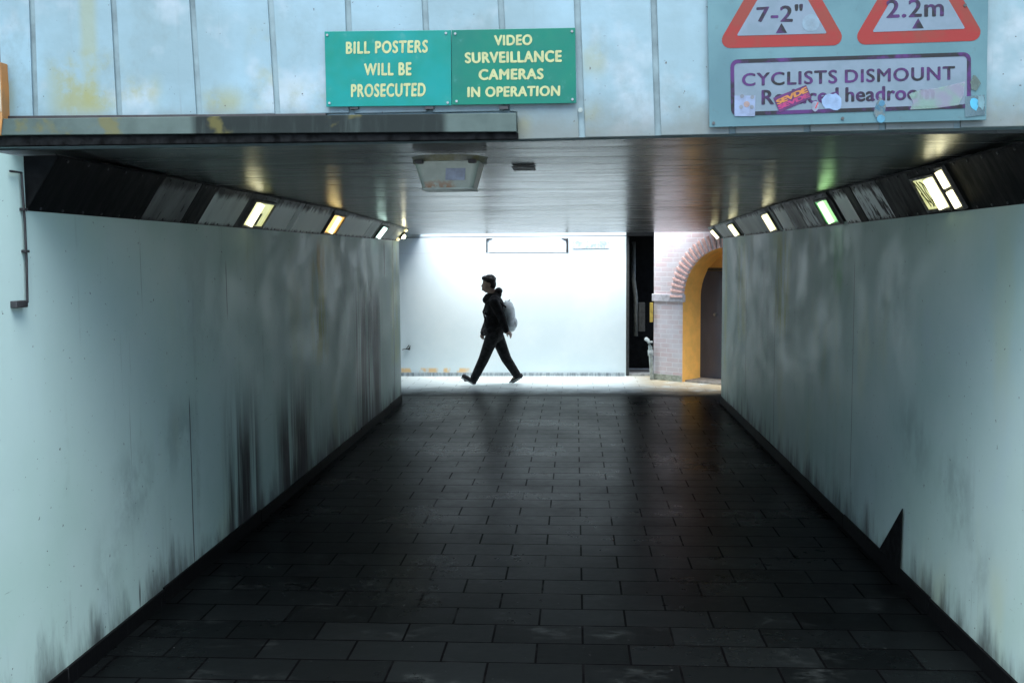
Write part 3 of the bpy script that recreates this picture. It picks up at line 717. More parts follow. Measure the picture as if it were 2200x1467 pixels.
# ------------------------------------------------------------------ lamps
G_warm = glow('tube_warm_white', (1.0, 0.95, 0.60), 0.3, (1.0, 0.92, 0.5))
G_warmc = glow('cover_yellow', (0.95, 0.95, 0.42), 0.085, (0.45, 0.50, 0.16))
G_amb = glow('tube_amber', (1.0, 0.80, 0.35), 0.35, (1.0, 0.75, 0.3))
G_ambc = glow('cover_amber', (1.0, 0.52, 0.06), 0.11, (0.7, 0.3, 0.02))
G_cool = glow('tube_cool', (0.70, 1.0, 0.90), 0.4, (0.65, 1.0, 0.9))
G_coolc = glow('cover_cool', (0.30, 0.75, 0.60), 0.07)
G_grn = glow('tube_green', (0.55, 1.0, 0.42), 0.3, (0.5, 1.0, 0.4))
G_grnc = glow('cover_green', (0.10, 0.65, 0.16), 0.075, (0.04, 0.32, 0.07))
def lamp(fn, y0, y1, t0, t1, tube_m, cover_m, label, tube_at=0.3, tube_w=0.16, dark=True, split=False):
    c = fn((y0+y1)/2, 0.5)
    n = (fn((y0+y1)/2, 0.5, 1) - fn((y0+y1)/2, 0.5, 0))
    t = thing('wall_lamp', label, 'lamp', c, 'lamps set into the sloping cladding')
    w = y1-y0; fr = 0.014
    def quad(ya, yb, ta, tb, off): return [fn(ya, ta, off), fn(yb, ta, off), fn(yb, tb, off), fn(ya, tb, off)]
    dt = fr/0.285
    bm = bmesh.new()                                   # frame: four bars
    for (ya, yb, ta, tb) in ((y0-fr, y1+fr, t0-dt, t0), (y0-fr, y1+fr, t1, t1+dt), (y0-fr, y0, t0, t1), (y1, y1+fr, t0, t1)):
        prism(bm, quad(ya, yb, max(0.02, ta), min(0.98, tb), 0.020), -n*0.019)
    to_obj('frame', bm, M_housing, t)
    bm = bmesh.new(); prism(bm, quad(y0+0.001, y1-0.001, t0+0.004, t1-0.004, 0.010), -n*0.009); to_obj('cover', bm, cover_m, t)
    yc = y0 + w*tube_at; hw = w*tube_w
    segs = ((t0+0.02, (t0+t1)/2-0.04), ((t0+t1)/2+0.04, t1-0.02)) if split else ((t0+0.02, t1-0.02),)
    for (ta, tb) in segs:
        bm = bmesh.new(); tube(bm, [fn(yc, ta, 0.018), fn(yc, tb, 0.018)], min(hw, 0.030), 12); to_obj('tube', bm, tube_m, t)
    if dark:
        bm = bmesh.new(); y_ = yc + hw + 0.03
        prism(bm, quad(y_, y_+w*0.13, t0+0.02, t0+(t1-t0)*0.55, 0.0125), -n*0.002); to_obj('starter', bm, simple('starter_olive', (0.08,0.09,0.02), 0.5), t)
    return t
def yLt(px, t): 
    x = XL + (XLT-XL)*t; return onX(px, 490, x).y
def yRt(px, t):
    x = XR + (XRT-XR)*t; return onX(px, 490, x).y
lamp(chamL, yLt(518,0.14), yLt(560,0.14), 0.13, 0.80, G_warm, G_warmc, 'nearest lamp on the sooty side, white tube with yellow green cover', 0.25, 0.22)
lamp(chamL, yLt(693,0.14), yLt(718,0.14), 0.13, 0.80, G_amb, G_ambc, 'amber lamp glowing orange on the sooty side', 0.45, 0.2, False)
lamp(chamL, yLt(803,0.14), yLt(816,0.14), 0.13, 0.78, G_cool, G_coolc, 'small cool white lamp on the sooty side before the far end', 0.4, 0.24, False)
big = lamp(chamR, yRt(2047,0.14), yRt(1998,0.14), 0.14, 0.80, G_warm, G_warmc, 'large bright white lamp with scribbled cover nearest on the black panels', 0.22, 0.16, False)
y0_, y1_ = yRt(2047,0.14), yRt(1998,0.14); w_ = y1_-y0_
for pl_ in ([(0.98,0.75),(0.90,0.6),(0.86,0.4),(0.80,0.2)], [(0.86,0.76),(0.80,0.6),(0.74,0.4),(0.66,0.2)], [(0.74,0.74),(0.60,0.66),(0.55,0.45),(0.62,0.25),(0.70,0.2)], [(0.66,0.72),(0.70,0.5),(0.62,0.3)], [(0.93,0.5),(0.82,0.35),(0.72,0.28)]):
    bm = bmesh.new(); tube(bm, [chamR(y0_+w_*a_, t_, 0.0105) for a_, t_ in pl_], 0.0035, 5); to_obj('scribble', bm, simple('scribble_olive', (0.05,0.055,0.01), 0.5), big)
lamp(chamR, yRt(2073,0.14), yRt(2060,0.14), 0.12, 0.90, G_warm, M_housing, 'pair of bare end to end tubes beside the large bright lamp', 0.5, 0.3, False, True)
lamp(chamR, yRt(1806,0.14), yRt(1778,0.14), 0.13, 0.80, G_grn, G_grnc, 'green glowing lamp between the dark panels of the smoother side', 0.45, 0.2, True)
lamp(chamR, yRt(1673,0.14), yRt(1657,0.14), 0.13, 0.80, G_warm, G_warmc, 'slim yellow white lamp beside the white panel beyond the green lamp', 0.5, 0.2, False)
lamp(chamR, yRt(1593,0.14), yRt(1581,0.14), 0.13, 0.80, G_warm, G_warmc, 'slim yellow lamp between two grey panels near the far end', 0.5, 0.24, False)
lamp(chamR, YEND+0.05, YEND+0.28, 0.13, 0.80, G_warm, G_warmc, 'last lamp of the smoother side, beside the brick arch', 0.5, 0.22, False)
# spot lamp at the far end of the left cladding
sp = thing('spot_lamp', 'small round spot lamp shining at the far end of the sooty side', 'lamp', chamL(13.6, 0.5, 0.0), 'lamps set into the sloping cladding')
n = chamL(13.6, 0.5, 1) - chamL(13.6, 0.5, 0); c = chamL(13.6, 0.5)
bm = bmesh.new(); tube(bm, [c+n*0.001, c+n*0.035], [0.06, 0.05], 16); to_obj('housing', bm, M_housing, sp)
bm = bmesh.new(); ellipsoid(bm, c+n*0.04-Vector((0,0.02,0)), (0.032,)*3, seg=12); to_obj('bulb', bm, glow('bulb_glow', (1.0,0.93,0.6), 2.5, (1.0,0.93,0.6)), sp, True)
for t in (0.15, 0.85):
    bm = bmesh.new(); prism(bm, [chamL(13.53, t-0.07, 0.02), chamL(13.67, t-0.07, 0.02), chamL(13.67, t+0.07, 0.02), chamL(13.53, t+0.07, 0.02)], -n*0.018); to_obj('reflector', bm, glow('reflector_glow', (1.0,0.8,0.35), 0.2), sp)

# ------------------------------------------------------------------ ceiling fittings
def frustum(bm, c, w0, w1, d0, d1, z0, z1, r=0.25, seg=6):
    """rounded-rectangle frustum, top (z1) w1 x d1, bottom (z0) w0 x d0."""
    def rr(w, d, z):
        rad = min(w, d)*r; return [Vector((c[0]+p.x, c[1]+p.y, z)) for p in rounded_poly([Vector((-w/2,-d/2)), Vector((w/2,-d/2)), Vector((w/2,d/2)), Vector((-w/2,d/2))], rad, seg)]
    a = [bm.verts.new(p) for p in rr(w0, d0, z0)]; b = [bm.verts.new(p) for p in rr(w1, d1, z1)]
    n = len(a); bm.faces.new(a[::-1]); bm.faces.new(b)
    for i in range(n): bm.faces.new((a[i], a[(i+1)%n], b[(i+1)%n], b[i]))
p = onZ(966, 322, ZC)
cy = 4.78; cx = onY(967, 370, cy).x
ch = thing('ceiling_housing', 'pale tapered lamp housing with rust stains hanging from the ceiling behind the beam', 'housing', (cx, cy, ZC))
def hous_mat():
    M = MB('housing_plastic', 0.35, 0.5); P = M.xyz(); f = M.noise(10, 5, 0.6); z = P[2]
    col = M.mix(M.ramp(f, 0.35, 0.65), (0.20,0.25,0.22), (0.15,0.19,0.17))
    rust = M.mul(M.window(P[0], cx-0.13, cx+0.03, 0.03), M.ramp(z, 2.30, 2.37, 1, 0), M.ramp(M.noise(22, 4, 0.6), 0.42, 0.55))
    col = M.mix(rust, col, (0.15, 0.06, 0.01)); M.color(col); return M.m
zb = onY(967, 403, cy-0.12).z; zm = onY(967, 346, cy-0.14).z
bm = bmesh.new(); frustum(bm, (cx, cy), 0.235, 0.30, 0.22, 0.28, zb, zm, 0.12); to_obj('diffuser', bm, hous_mat(), ch)
bm = bmesh.new(); tube(bm, [Vector((cx,cy,zm)), Vector((cx,cy,ZC-0.006)), Vector((cx,cy,ZC+0.001))], [0.172,0.172,0.178], 32); to_obj('base_ring', bm, simple('base_grey', (0.14,0.155,0.14), 0.6, 0.4, 14, col2=(0.09,0.09,0.04)), ch)
bm = bmesh.new(); frustum(bm, (cx, cy), 0.245, 0.245, 0.23, 0.23, zb-0.006, zb, 0.12); to_obj('rim', bm, simple('rim_pale', (0.25,0.30,0.27), 0.4), ch)
yy = cy-0.132; bm = bmesh.new(); prism(bm, [onY(957,387,yy), onY(998,387,yy), onY(1001,352,yy), onY(958,353,yy)], (0,0.02,0)); to_obj('label_plate', bm, simple('label_lilac', (0.17,0.21,0.28), 0.4), ch)
for dx in (-0.12, 0.12):
    bm = bmesh.new(); box(bm, (cx+dx-0.018, cy-0.176, zm-0.012), (cx+dx+0.018, cy-0.14, zm+0.004), 0.003); to_obj('clip', bm, M_black, ch)
a = onZ(1104, 366, ZC-0.002); b = onZ(1148, 358, ZC-0.002)
bm = bmesh.new(); box(bm, (a.x, a.y, ZC-0.004), (b.x, b.y, ZC+0.001), 0.001)
for i in range(6):
    xx = a.x + (b.x-a.x)*(i+0.5)/6; box(bm, (xx-0.004, a.y+0.01, ZC-0.006), (xx+0.004, b.y-0.01, ZC-0.0045))
tag(to_obj('ceiling_vent', bm, M_darksteel), 'small dark vent plate on the ceiling right of the tapered housing', 'vent')

# conduit on the left wall at the portal
cd = thing('cable_conduit', 'thin dark cable running down the wall edge at left to a small box', 'cable', onX(60, 655, XL+0.01))
xw = XL+0.014
bm = bmesh.new(); tube(bm, [onX(22,368,xw), onX(46,371,xw), onX(49,420,xw), onX(53,470,xw), onX(57,560,xw), onX(59,650,xw), onX(40,654,xw)], 0.0055, 8); to_obj('cable', bm, M_black, cd)
bm = bmesh.new(); e = onX(40, 653, XL+0.004); box(bm, (XL, e.y-0.06, e.z-0.015), (XL+0.03, e.y+0.03, e.z+0.015), 0.004); to_obj('junction_box', bm, M_darksteel, cd)
for q in ((52,450),(56,540)):
    c = onX(*q, xw); bm = bmesh.new(); box(bm, (XL, c.y-0.015, c.z-0.006), (XL+0.023, c.y+0.015, c.z+0.006), 0.002); to_obj('clip', bm, M_black, cd)

# ------------------------------------------------------------------ wall across the end
def back_mat():
    M = MB('back_wall_paint', 0.5, 0.4); P = M.xyz(); x, z = P[0], P[2]
    f = M.noise(1.2, 5, 0.6); col = M.mix(M.ramp(f, 0.35, 0.65), (0.56, 0.65, 0.67), (0.51, 0.61, 0.64))
    def band(z0, h, c, amt):
        nonlocal col
        col = M.mix(M.math('MULTIPLY', M.window(z, z0-h, z0+h, h*0.5), amt), col, c)
    band(2.308, 0.008, (0.03,0.03,0.035), 0.9); band(2.045, 0.006, (0.45,0.5,0.55), 0.6)
    pk = M.mul(M.ramp(M.noise(1.0, 4, 0.55, (4.5, 1, 2)), 0.47, 0.55), M.window(z, 0.06, 0.135, 0.02), M.window(x, -3.4, -1.75, 0.15))
    col = M.mix(M.math('MULTIPLY', pk, 0.85), col, (0.66, 0.42, 0.16))
    M.color(col); M.bump(M.noise(5, 5), 0.15, 0.01); return M.m
bw = thing('end_wall', 'bright white wall across the far end behind the walking person', 'wall', (-2, YBACK, 0))
XBE = onY(1345, 700, YBACK).x
bm = bmesh.new(); box(bm, (-9, YBACK, 0.0), (XBE, YBACK+0.3, 4.2)); to_obj('wall_face', bm, back_mat(), bw)
bm = bmesh.new(); z_ = onY(1100, 801.5, YBACK).z
xx = -8.9
while xx < XBE-0.05:
    x2 = min(xx+1.2, XBE-0.02); box(bm, (xx, YBACK-0.02, 0.002), (x2-0.006, YBACK-0.001, 0.06), 0.003); xx = x2
M_plinth = (lambda M: (M.color(M.mix(M.ramp(M.noise(1.0, 6, 0.7, (16,1,3)), 0.4, 0.6), (0.16,0.20,0.22), (0.36,0.42,0.45))), M.m)[1])(MB('plinth_grey', 0.6, 0.3))
to_obj('plinth', bm, M_plinth, bw)
# raised frame at the top of that wall
fr = thing('wall_frame', 'wide shallow frame with dark corner brackets at the top of the bright end wall', 'frame', onY(1132, 540, YBACK-0.02))
yb_ = YBACK-0.012
bm = bmesh.new(); prism(bm, [onY(1051,542,yb_), onY(1216,542,yb_), onY(1216,513,yb_), onY(1051,513,yb_)], (0,0.0105,0)); to_obj('frame_panel', bm, simple('frame_white', (0.60,0.68,0.70), 0.5, 0.05), fr)
for (a_, b_) in ((1044.5,1047), (1217,1221)):
    bm = bmesh.new(); prism(bm, [onY(a_,542,yb_-0.01), onY(b_,542,yb_-0.01), onY(b_,512,yb_-0.01), onY(a_,512,yb_-0.01)], (0,0.020,0)); to_obj('side_rail', bm, M_darksteel, fr)
for pts in ([(1047,512.5),(1060,512),(1047,517)], [(1205,512),(1217,512.5),(1217,517.5)]):
    bm = bmesh.new(); prism(bm, [onY(*p_, yb_-0.012) for p_ in pts], (0,0.01,0)); to_obj('bracket', bm, M_black, fr)
bm = bmesh.new(); yp = YBACK-0.012
pl = thing('name_plate', 'grey speckled street plate at the top right of the bright end wall', 'plate', onY(1268, 534, yp))
prism(bm, [onY(1230,535,yp), onY(1309,534,yp), onY(1309,518,yp), onY(1230,518,yp)], (0,0.0105,0), 0.002)
to_obj('plate', bm, faded('plate_grey', (0.46,0.54,0.57), (0.26,0.32,0.35), 14), pl)
# small hook on the wall
hk = thing('wall_hook', 'small dark hook on the end wall low beside the left tunnel wall', 'hook', onY(876, 748, YBACK))
bm = bmesh.new(); yh = YBACK-0.05
prism(bm, [onY(871,750,yh), onY(880,752,yh), onY(881,742,yh), onY(878,748,yh)], (0,0.049,0)); to_obj('bracket', bm, M_black, hk)
bm = bmesh.new(); tube(bm, [onY(864,751,yh), onY(873,749,yh), onY(879,741,yh)], 0.007, 8); to_obj('peg', bm, M_black, hk)

# ------------------------------------------------------------------ dark recess between wall and brick house
XB0 = onZ(1404, 815, 0)           # foot of the brick corner
rc = thing('dark_recess', 'black narrow recess between the bright end wall and the brick house', 'recess', ((XBE+XB0.x)/2, YBACK+0.4, 0))
bm = bmesh.new()
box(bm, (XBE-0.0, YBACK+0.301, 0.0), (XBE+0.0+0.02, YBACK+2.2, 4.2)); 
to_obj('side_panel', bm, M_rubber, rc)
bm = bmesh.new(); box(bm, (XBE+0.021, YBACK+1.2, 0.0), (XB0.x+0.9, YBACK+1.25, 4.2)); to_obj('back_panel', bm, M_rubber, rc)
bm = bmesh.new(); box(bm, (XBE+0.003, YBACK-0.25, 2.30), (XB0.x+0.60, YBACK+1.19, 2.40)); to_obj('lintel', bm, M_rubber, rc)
bm = bmesh.new(); box(bm, (XBE+0.01, YBACK+0.02, 0.0), (XB0.x+0.02, YBACK+0.3, 0.035)); to_obj('sill', bm, simple('sill_grey', (0.35,0.38,0.38), 0.6), rc)
bm = bmesh.new(); box(bm, (XBE+0.003, YBACK+0.0, 0.0), (XBE+0.05, YBACK+0.29, 2.295), 0.012); to_obj('door_jamb', bm, simple('jamb_dark', (0.03,0.034,0.034), 0.5), rc)
def pipe(name, label, pts, r, mat, collars=()):
    t = thing(name, label, 'pipe', pts[0]); bm = bmesh.new(); tube(bm, pts, r, 14); to_obj('pipe', bm, mat, t, True)
    for (a_, b_, rr) in collars:
        bm = bmesh.new(); tube(bm, [a_, b_], rr, 14); to_obj('collar', bm, mat, t, True)
    return t
M_pipe_d = simple('pipe_dim', (0.12,0.135,0.13), 0.5); M_pipe = simple('pipe_grey', (0.42,0.48,0.48), 0.45)
yd = YBACK+0.55
pipe('waste_pipe', 'dim grey pipe standing inside the black recess', [onY(1366,722,yd), onY(1366,640,yd), onY(1361,600,yd), onY(1361,520,yd)], 0.035, M_pipe_d)
bm = bmesh.new(); q0 = onY(1372, 712, yd); q1 = onY(1386, 650, yd); box(bm, (q0.x, yd, q0.z), (q1.x, yd+0.1, q1.z), 0.006)
tag(to_obj('meter_box', bm, simple('meter_dark', (0.05,0.056,0.055), 0.5)), 'dark narrow meter box beside the pipe in the black recess', 'box')
yq = XB0.y-0.06; p0 = onY(1401,814,yq); p1 = onY(1397,745,yq); p2 = onY(1392,731,yq); p3 = onY(1388,728,yq+0.05); p0.z = 0.01
pipe('drain_pipe', 'pale grey drain pipe with collar standing at the brick corner', [p0, p1, p2, p3], 0.032, M_pipe, [(onY(1398,764,yq), onY(1397.5,752,yq), 0.044), (onY(1397,737,yq), onY(1396.5,733,yq), 0.042)])
bm = bmesh.new(); a_ = onY(1396,692,yq+0.03); b_ = onY(1403,650,yq+0.03); box(bm, (a_.x, yq+0.0, a_.z), (b_.x, yq+0.05, b_.z), 0.006)
tag(to_obj('warning_strip', bm, simple('strip_yellow', (0.55,0.40,0.08), 0.5)), 'short yellow strip fixed to the brick corner under the stone band', 'strip')

# ------------------------------------------------------------------ brick house with arch
A0 = Vector((XB0.x, XB0.y, 0)); P1 = onZ(1552, 829, 0)
hd = Vector((P1.x-A0.x, P1.y-A0.y, 0)).normalized()          # along the wall
hn = Vector((hd.y, -hd.x, 0))
if hn.y > 0: hn = -hn                                        # towards the viewer
def onH(px, py, off=0.0): return hit(px, py, A0 + hn*off, hn)
def huv(px, py): p = onH(px, py) - A0; return (p.dot(hd), p.z)
def HP(s, z, off=0.0): return A0 + hd*s + Vector((0,0,z)) + hn*off
bh = thing('brick_house', 'pale brick house front with pink arched doorway and ochre reveal', 'house', A0)
def brick_mat():
    M = MB('brick_pale', 0.75, 0.3); br = M.n.new('ShaderNodeTexBrick')
    P = M.xyz(); cb = M.n.new('ShaderNodeCombineXYZ')
    s = M.math('ADD', M.math('MULTIPLY', P[0], hd.x), M.math('MULTIPLY', P[1], hd.y)); M.l.new(s, cb.inputs[0]); M.l.new(P[2], cb.inputs[1])
    M.l.new(cb.outputs[0], br.inputs['Vector']); br.inputs['Scale'].default_value = 1.0
    br.inputs['Brick Width'].default_value = 0.225; br.inputs['Row Height'].default_value = 0.075; br.inputs['Mortar Size'].default_value = 0.006
    br.inputs['Color1'].default_value = (0.54,0.52,0.55,1); br.inputs['Color2'].default_value = (0.56,0.45,0.46,1); br.inputs['Mortar'].default_value = (0.62,0.62,0.64,1)
    f = M.noise(2.5, 5, 0.6); col = M.mix(M.mul(M.ramp(f, 0.45, 0.7), 0.6), br.outputs['Color'], (0.64,0.64,0.68)); M.color(col)
    M.bump(M.math('SUBTRACT', M.math('MULTIPLY', M.noise(30,4), 0.3), br.outputs['Fac']), 0.5, 0.006); return M.m
M_brick = brick_mat()
sj, zj = huv(1467, 640)                       # arch springing
R_ = None
sc_, zc_ = huv(1562, 640)
R_ = sc_ - sj; zs = zj
nA = 24
arc = [(sc_ - R_*math.cos(math.pi*k/nA), zs + R_*math.sin(math.pi*k/nA)) for k in range(nA+1)]
WL, HT = 4.2, 4.4
bm = bmesh.new()
def hface(bm, pts, off=0.0): return bm.faces.new([bm.verts.new(HP(a, b, off)) for a, b in pts])
hface(bm, [(0,0),(sj,0),(sj,zs),(0,zs)]); hface(bm, [(sc_+R_,0),(WL,0),(WL,zs),(sc_+R_,zs)])
top = [(0,zs)] + arc + [(WL,zs),(WL,HT),(0,HT)]
for k in range(nA):                                            # wall over the arch in strips
    a, b = arc[k], arc[k+1]; hface(bm, [a, b, (b[0], HT), (a[0], HT)])
hface(bm, [(0,zs),(sj,zs),(sj,HT),(0,HT)]); hface(bm, [(sc_+R_,zs),(WL,zs),(WL,HT),(sc_+R_,HT)])
bm.faces.new([bm.verts.new(p) for p in (HP(0,0), HP(0,HT), HP(0,HT,-0.9), HP(0,0,-0.9))])
bm.faces.new([bm.verts.new(p) for p in (HP(WL,0), HP(WL,HT), HP(WL,HT,-0.9), HP(WL,0,-0.9))])
bm.faces.new([bm.verts.new(p) for p in (HP(0,HT), HP(WL,HT), HP(WL,HT,-0.9), HP(0,HT,-0.9))])
bm.faces.new([bm.verts.new(p) for p in (HP(0,0,-0.9), HP(WL,0,-0.9), HP(WL,HT,-0.9), HP(0,HT,-0.9))])
to_obj('wall', bm, M_brick, bh)
# reveal of the arch
def ochre_mat():
    M = MB('ochre_paint', 0.5, 0.4); f = M.noise(6, 5, 0.6)
    M.color(M.mix(M.ramp(f, 0.35, 0.65), (0.88,0.46,0.11), (0.74,0.40,0.10))); return M.m
M_ochre = ochre_mat(); RV = 0.55
bm = bmesh.new(); outl = [(sj,0.0)] + arc + [(sc_+R_,0.0)]
fr_ = [bm.verts.new(HP(a,b,0)) for a,b in outl]; bk_ = [bm.verts.new(HP(a,b,-RV)) for a,b in outl]
for k in range(len(outl)-1): bm.faces.new((fr_[k], fr_[k+1], bk_[k+1], bk_[k]))
to_obj('reveal', bm, M_ochre, bh)
# back of the doorway: tympanum and door
sd0 = (hit(1507, 640, A0 - hn*RV, hn) - A0).dot(hd); zd = (hit(1530, 582, A0 - hn*RV, hn) - A0).z
bm = bmesh.new(); prism(bm, [HP(sj-0.05,0,-RV), HP(sc_+R_+0.05,0,-RV), HP(sc_+R_+0.05,zs+R_+0.05,-RV), HP(sj-0.05,zs+R_+0.05,-RV)], -hn*0.05); to_obj('doorway_back', bm, M_ochre, bh)
def door_mat():
    M = MB('door_grey', 0.25, 0.5); f = M.noise(3, 5, 0.6, (1,1,0.3)); M.color(M.mix(M.ramp(f,0.35,0.65), (0.05,0.055,0.075), (0.035,0.04,0.055))); return M.m
bm = bmesh.new(); prism(bm, [HP(sd0,0.03,-RV+0.045), HP(sc_+R_-0.05,0.03,-RV+0.045), HP(sc_+R_-0.05,zd,-RV+0.045), HP(sd0,zd,-RV+0.045)], -hn*0.043, 0.004)
dr = to_obj('door', bm, door_mat(), bh)
bm = bmesh.new(); tube(bm, [HP(sd0+0.30,1.05,-RV+0.045), HP(sd0+0.30,1.05,-RV+0.09)], 0.022, 12); hnd = to_obj('handle', bm, M_screw, dr)
bm = bmesh.new(); prism(bm, [HP(sd0-0.06,zd+0.003,-RV+0.06), HP(sc_+R_,zd+0.003,-RV+0.06), HP(sc_+R_,zd+0.05,-RV+0.06), HP(sd0-0.06,zd+0.05,-RV+0.06)], -hn*0.058); to_obj('door_head', bm, simple('door_head_dark', (0.05,0.045,0.03), 0.5), bh)
bm = bmesh.new(); prism(bm, [HP(sj+0.02,0.003,-0.05), HP(sc_+R_-0.02,0.003,-0.05), HP(sc_+R_-0.02,0.03,-0.05), HP(sj+0.02,0.03,-0.05)], -hn*(RV-0.1)); to_obj('threshold', bm, simple('threshold_grey', (0.28,0.27,0.24), 0.6), bh)
# voussoirs: individual pink bricks round the arch
M_v1 = simple('voussoir_pink', (0.88,0.58,0.52), 0.6, 0.2, 25); M_v2 = simple('voussoir_grey', (0.78,0.76,0.80), 0.6, 0.2, 25)
RO = R_ + 0.215; nv = 68
for k in range(nv):
    a0, a1 = math.pi*(k+0.07)/nv, math.pi*(k+0.93)/nv; bm = bmesh.new()
    offv = 0.045 if k % 2 == 0 else 0.022
    prism(bm, [HP(sc_ - r*math.cos(a), zs + r*math.sin(a), offv) for r, a in ((R_-0.012,a0),(RO,a0),(RO,a1),(R_-0.012,a1))], -hn*(offv+0.02), 0.005)
    to_obj('voussoir', bm, M_v1 if k % 2 == 0 else M_v2, bh)
# stone band at the springing
zb0, zb1 = huv(1440,648)[1], huv(1440,632)[1]
bm = bmesh.new(); prism(bm, [HP(-0.02,zb0,0.03), HP(sj+0.02,zb0,0.03), HP(sj+0.02,zb1,0.03), HP(-0.02,zb1,0.03)], -hn*0.07, 0.010); to_obj('impost', bm, simple('stone_pale', (0.52,0.52,0.56), 0.7, 0.25, 14), bh)
bm = bmesh.new(); prism(bm, [HP(-0.03,0.0,0.02), HP(sj-0.01,0.0,0.02), HP(sj-0.01,0.10,0.02), HP(-0.03,0.10,0.02)], -hn*0.018, 0.006); to_obj('plinth', bm, simple('plinth_mossy', (0.36,0.40,0.34), 0.7, 0.3, 14), bh)

# ------------------------------------------------------------------ person
PY = 15.75
PO = onZ(1060, 824, 0); PO = Vector((onY(1060, 824, PY).x, PY, 0.002))
KX = 15.75/2200
def pp(px, py, y=0.0): return Vector(((px-1060)*KX, y, (824-py)*KX))       # photo point -> body space
def fuse(name, build, voxel, mat, parent, smooth=6, base=PO):
    bm = bmesh.new(); build(bm); me = bpy.data.meshes.new(name); bm.to_mesh(me); bm.free()
    ob = bpy.data.objects.new('tmp', me); COL.objects.link(ob)
    r = ob.modifiers.new('r', 'REMESH'); r.mode = 'VOXEL'; r.voxel_size = voxel
    s = ob.modifiers.new('s', 'SMOOTH'); s.iterations = smooth; s.factor = 0.5
    dg = bpy.context.evaluated_depsgraph_get(); me2 = bpy.data.meshes.new_from_object(ob.evaluated_get(dg))
    bpy.data.objects.remove(ob); bpy.data.meshes.remove(me)
    me2.name = name; me2.materials.clear(); me2.materials.append(mat)
    for p in me2.polygons: p.use_smooth = True
    o = bpy.data.objects.new(name, me2)
    if parent is None: o.location = base
    return link(o, parent)
def hand(bm, wrist, d, palm_n, k=1.0):
    """five separate curled fingers on a palm; d = finger direction, palm_n = palm normal."""
    d = Vector(d).normalized(); nn = Vector(palm_n).normalized(); s = d.cross(nn).normalized()
    a = wrist + d*0.085*k
    for j in (-0.026, -0.009, 0.009, 0.026): capsule(bm, wrist + s*j*0.6*k, a + s*j*k, 0.016*k, 0.013*k, 8)
    for j, l in ((-0.030,0.068),(-0.010,0.080),(0.010,0.075),(0.030,0.058)):
        k0 = a + s*j*k; k1 = k0 + (d*0.8 + nn*0.35).normalized()*l*0.5*k; k2 = k1 + (d*0.45 + nn*0.9).normalized()*l*0.5*k
        capsule(bm, k0, k1, 0.0092*k, 0.0085*k, 8); capsule(bm, k1, k2, 0.0085*k, 0.0072*k, 8)
    b = wrist + d*0.03*k - s*0.022*k; c = b + (d*0.7 - s*0.7 + nn*0.3).normalized()*0.045*k; e = c + (d*0.9 + nn*0.4).normalized()*0.032*k
    capsule(bm, b, c, 0.012*k, 0.0105*k, 8); capsule(bm, c, e, 0.0105*k, 0.0085*k, 8)
L, Rr = -1, 1                                 # the near side is the person's left
hipL, hipR = pp(1062,712,-0.09), pp(1065,712,0.09)
kneeL, kneeR = pp(1041,766,-0.10), pp(1087,768,0.10)
ankL, ankR = pp(1020,808,-0.10), pp(1110,804,0.11)
shL, shR = pp(1066,645,-0.185), pp(1064,645,0.185)
elL, elR = pp(1083,680,-0.23), pp(1050,682,0.235)
wrL, wrR = pp(1090,703,-0.22), pp(1038,708,0.20)
def body_build(bm):
    ellipsoid(bm, pp(1052,604), (0.094,0.076,0.115)); ellipsoid(bm, pp(1048,612), (0.075,0.062,0.090))      # skull, face
    ellipsoid(bm, pp(1040.5,617.5), (0.030,0.030,0.022)); capsule(bm, pp(1040,604.5), pp(1037,610), 0.011, 0.015, 8)     # chin, nose
    ellipsoid(bm, pp(1038.8,614.2), (0.014,0.024,0.009)); ellipsoid(bm, pp(1041,601), (0.018,0.05,0.012))   # lips, brow
    for y in (-0.028, 0.028): ellipsoid(bm, pp(1041,605,y), (0.012,0.014,0.010))
    for y in (-0.076, 0.076): ellipsoid(bm, pp(1054,608,y), (0.020,0.010,0.032))                             # ears
    capsule(bm, pp(1055,612), pp(1062,642), 0.058, 0.072)
    ellipsoid(bm, pp(1065,662), (0.125,0.165,0.22)); ellipsoid(bm, pp(1063,700), (0.115,0.15,0.15))
    for a, b, c, w in ((shL,elL,wrL,-1),(shR,elR,wrR,1)): capsule(bm, a, b, 0.050, 0.040); capsule(bm, b, c, 0.040, 0.028)
    hand(bm, wrL, (0.75,0.05,-0.65), (-0.5,0.5,-0.5)); hand(bm, wrR, (-0.35,-0.05,-0.95), (0.5,-0.6,0.0))
    for a, b, c in ((hipL,kneeL,ankL),(hipR,kneeR,ankR)): capsule(bm, a, b, 0.082, 0.056); capsule(bm, b, c, 0.055, 0.040)
    capsule(bm, ankL, pp(1000,812,-0.10), 0.035, 0.026); capsule(bm, ankR, pp(1099,818,0.11), 0.035, 0.026)
M_skin = simple('skin', (0.30,0.22,0.18), 0.5, 0.15, 20, bump=0)
pe = fuse('person', body_build, 0.0075, M_skin, None, 3)
tag(pe, 'person in dark hooded jacket and dark trousers striding left past the bright wall', 'person')
M_jkt = simple('jacket_dark', (0.012,0.013,0.015), 0.85, 0.4, 14, spec=0.2); M_trs = simple('trousers_dark', (0.022,0.024,0.026), 0.9, 0.4, 18, spec=0.2)
def hair_build(bm):
    ellipsoid(bm, pp(1054,598), (0.098,0.083,0.088)); ellipsoid(bm, pp(1059,606), (0.066,0.080,0.085)); ellipsoid(bm, pp(1045,593.5), (0.062,0.07,0.045))
    R2 = random.Random(4)
    for _ in range(46):
        a = R2.uniform(0, 2*math.pi); e = R2.uniform(0.1, 1.3)
        ellipsoid(bm, pp(1054,598) + Vector((math.cos(a)*math.cos(e)*0.09, math.sin(a)*math.cos(e)*0.075, math.sin(e)*0.082)), (0.018,)*3, seg=8)
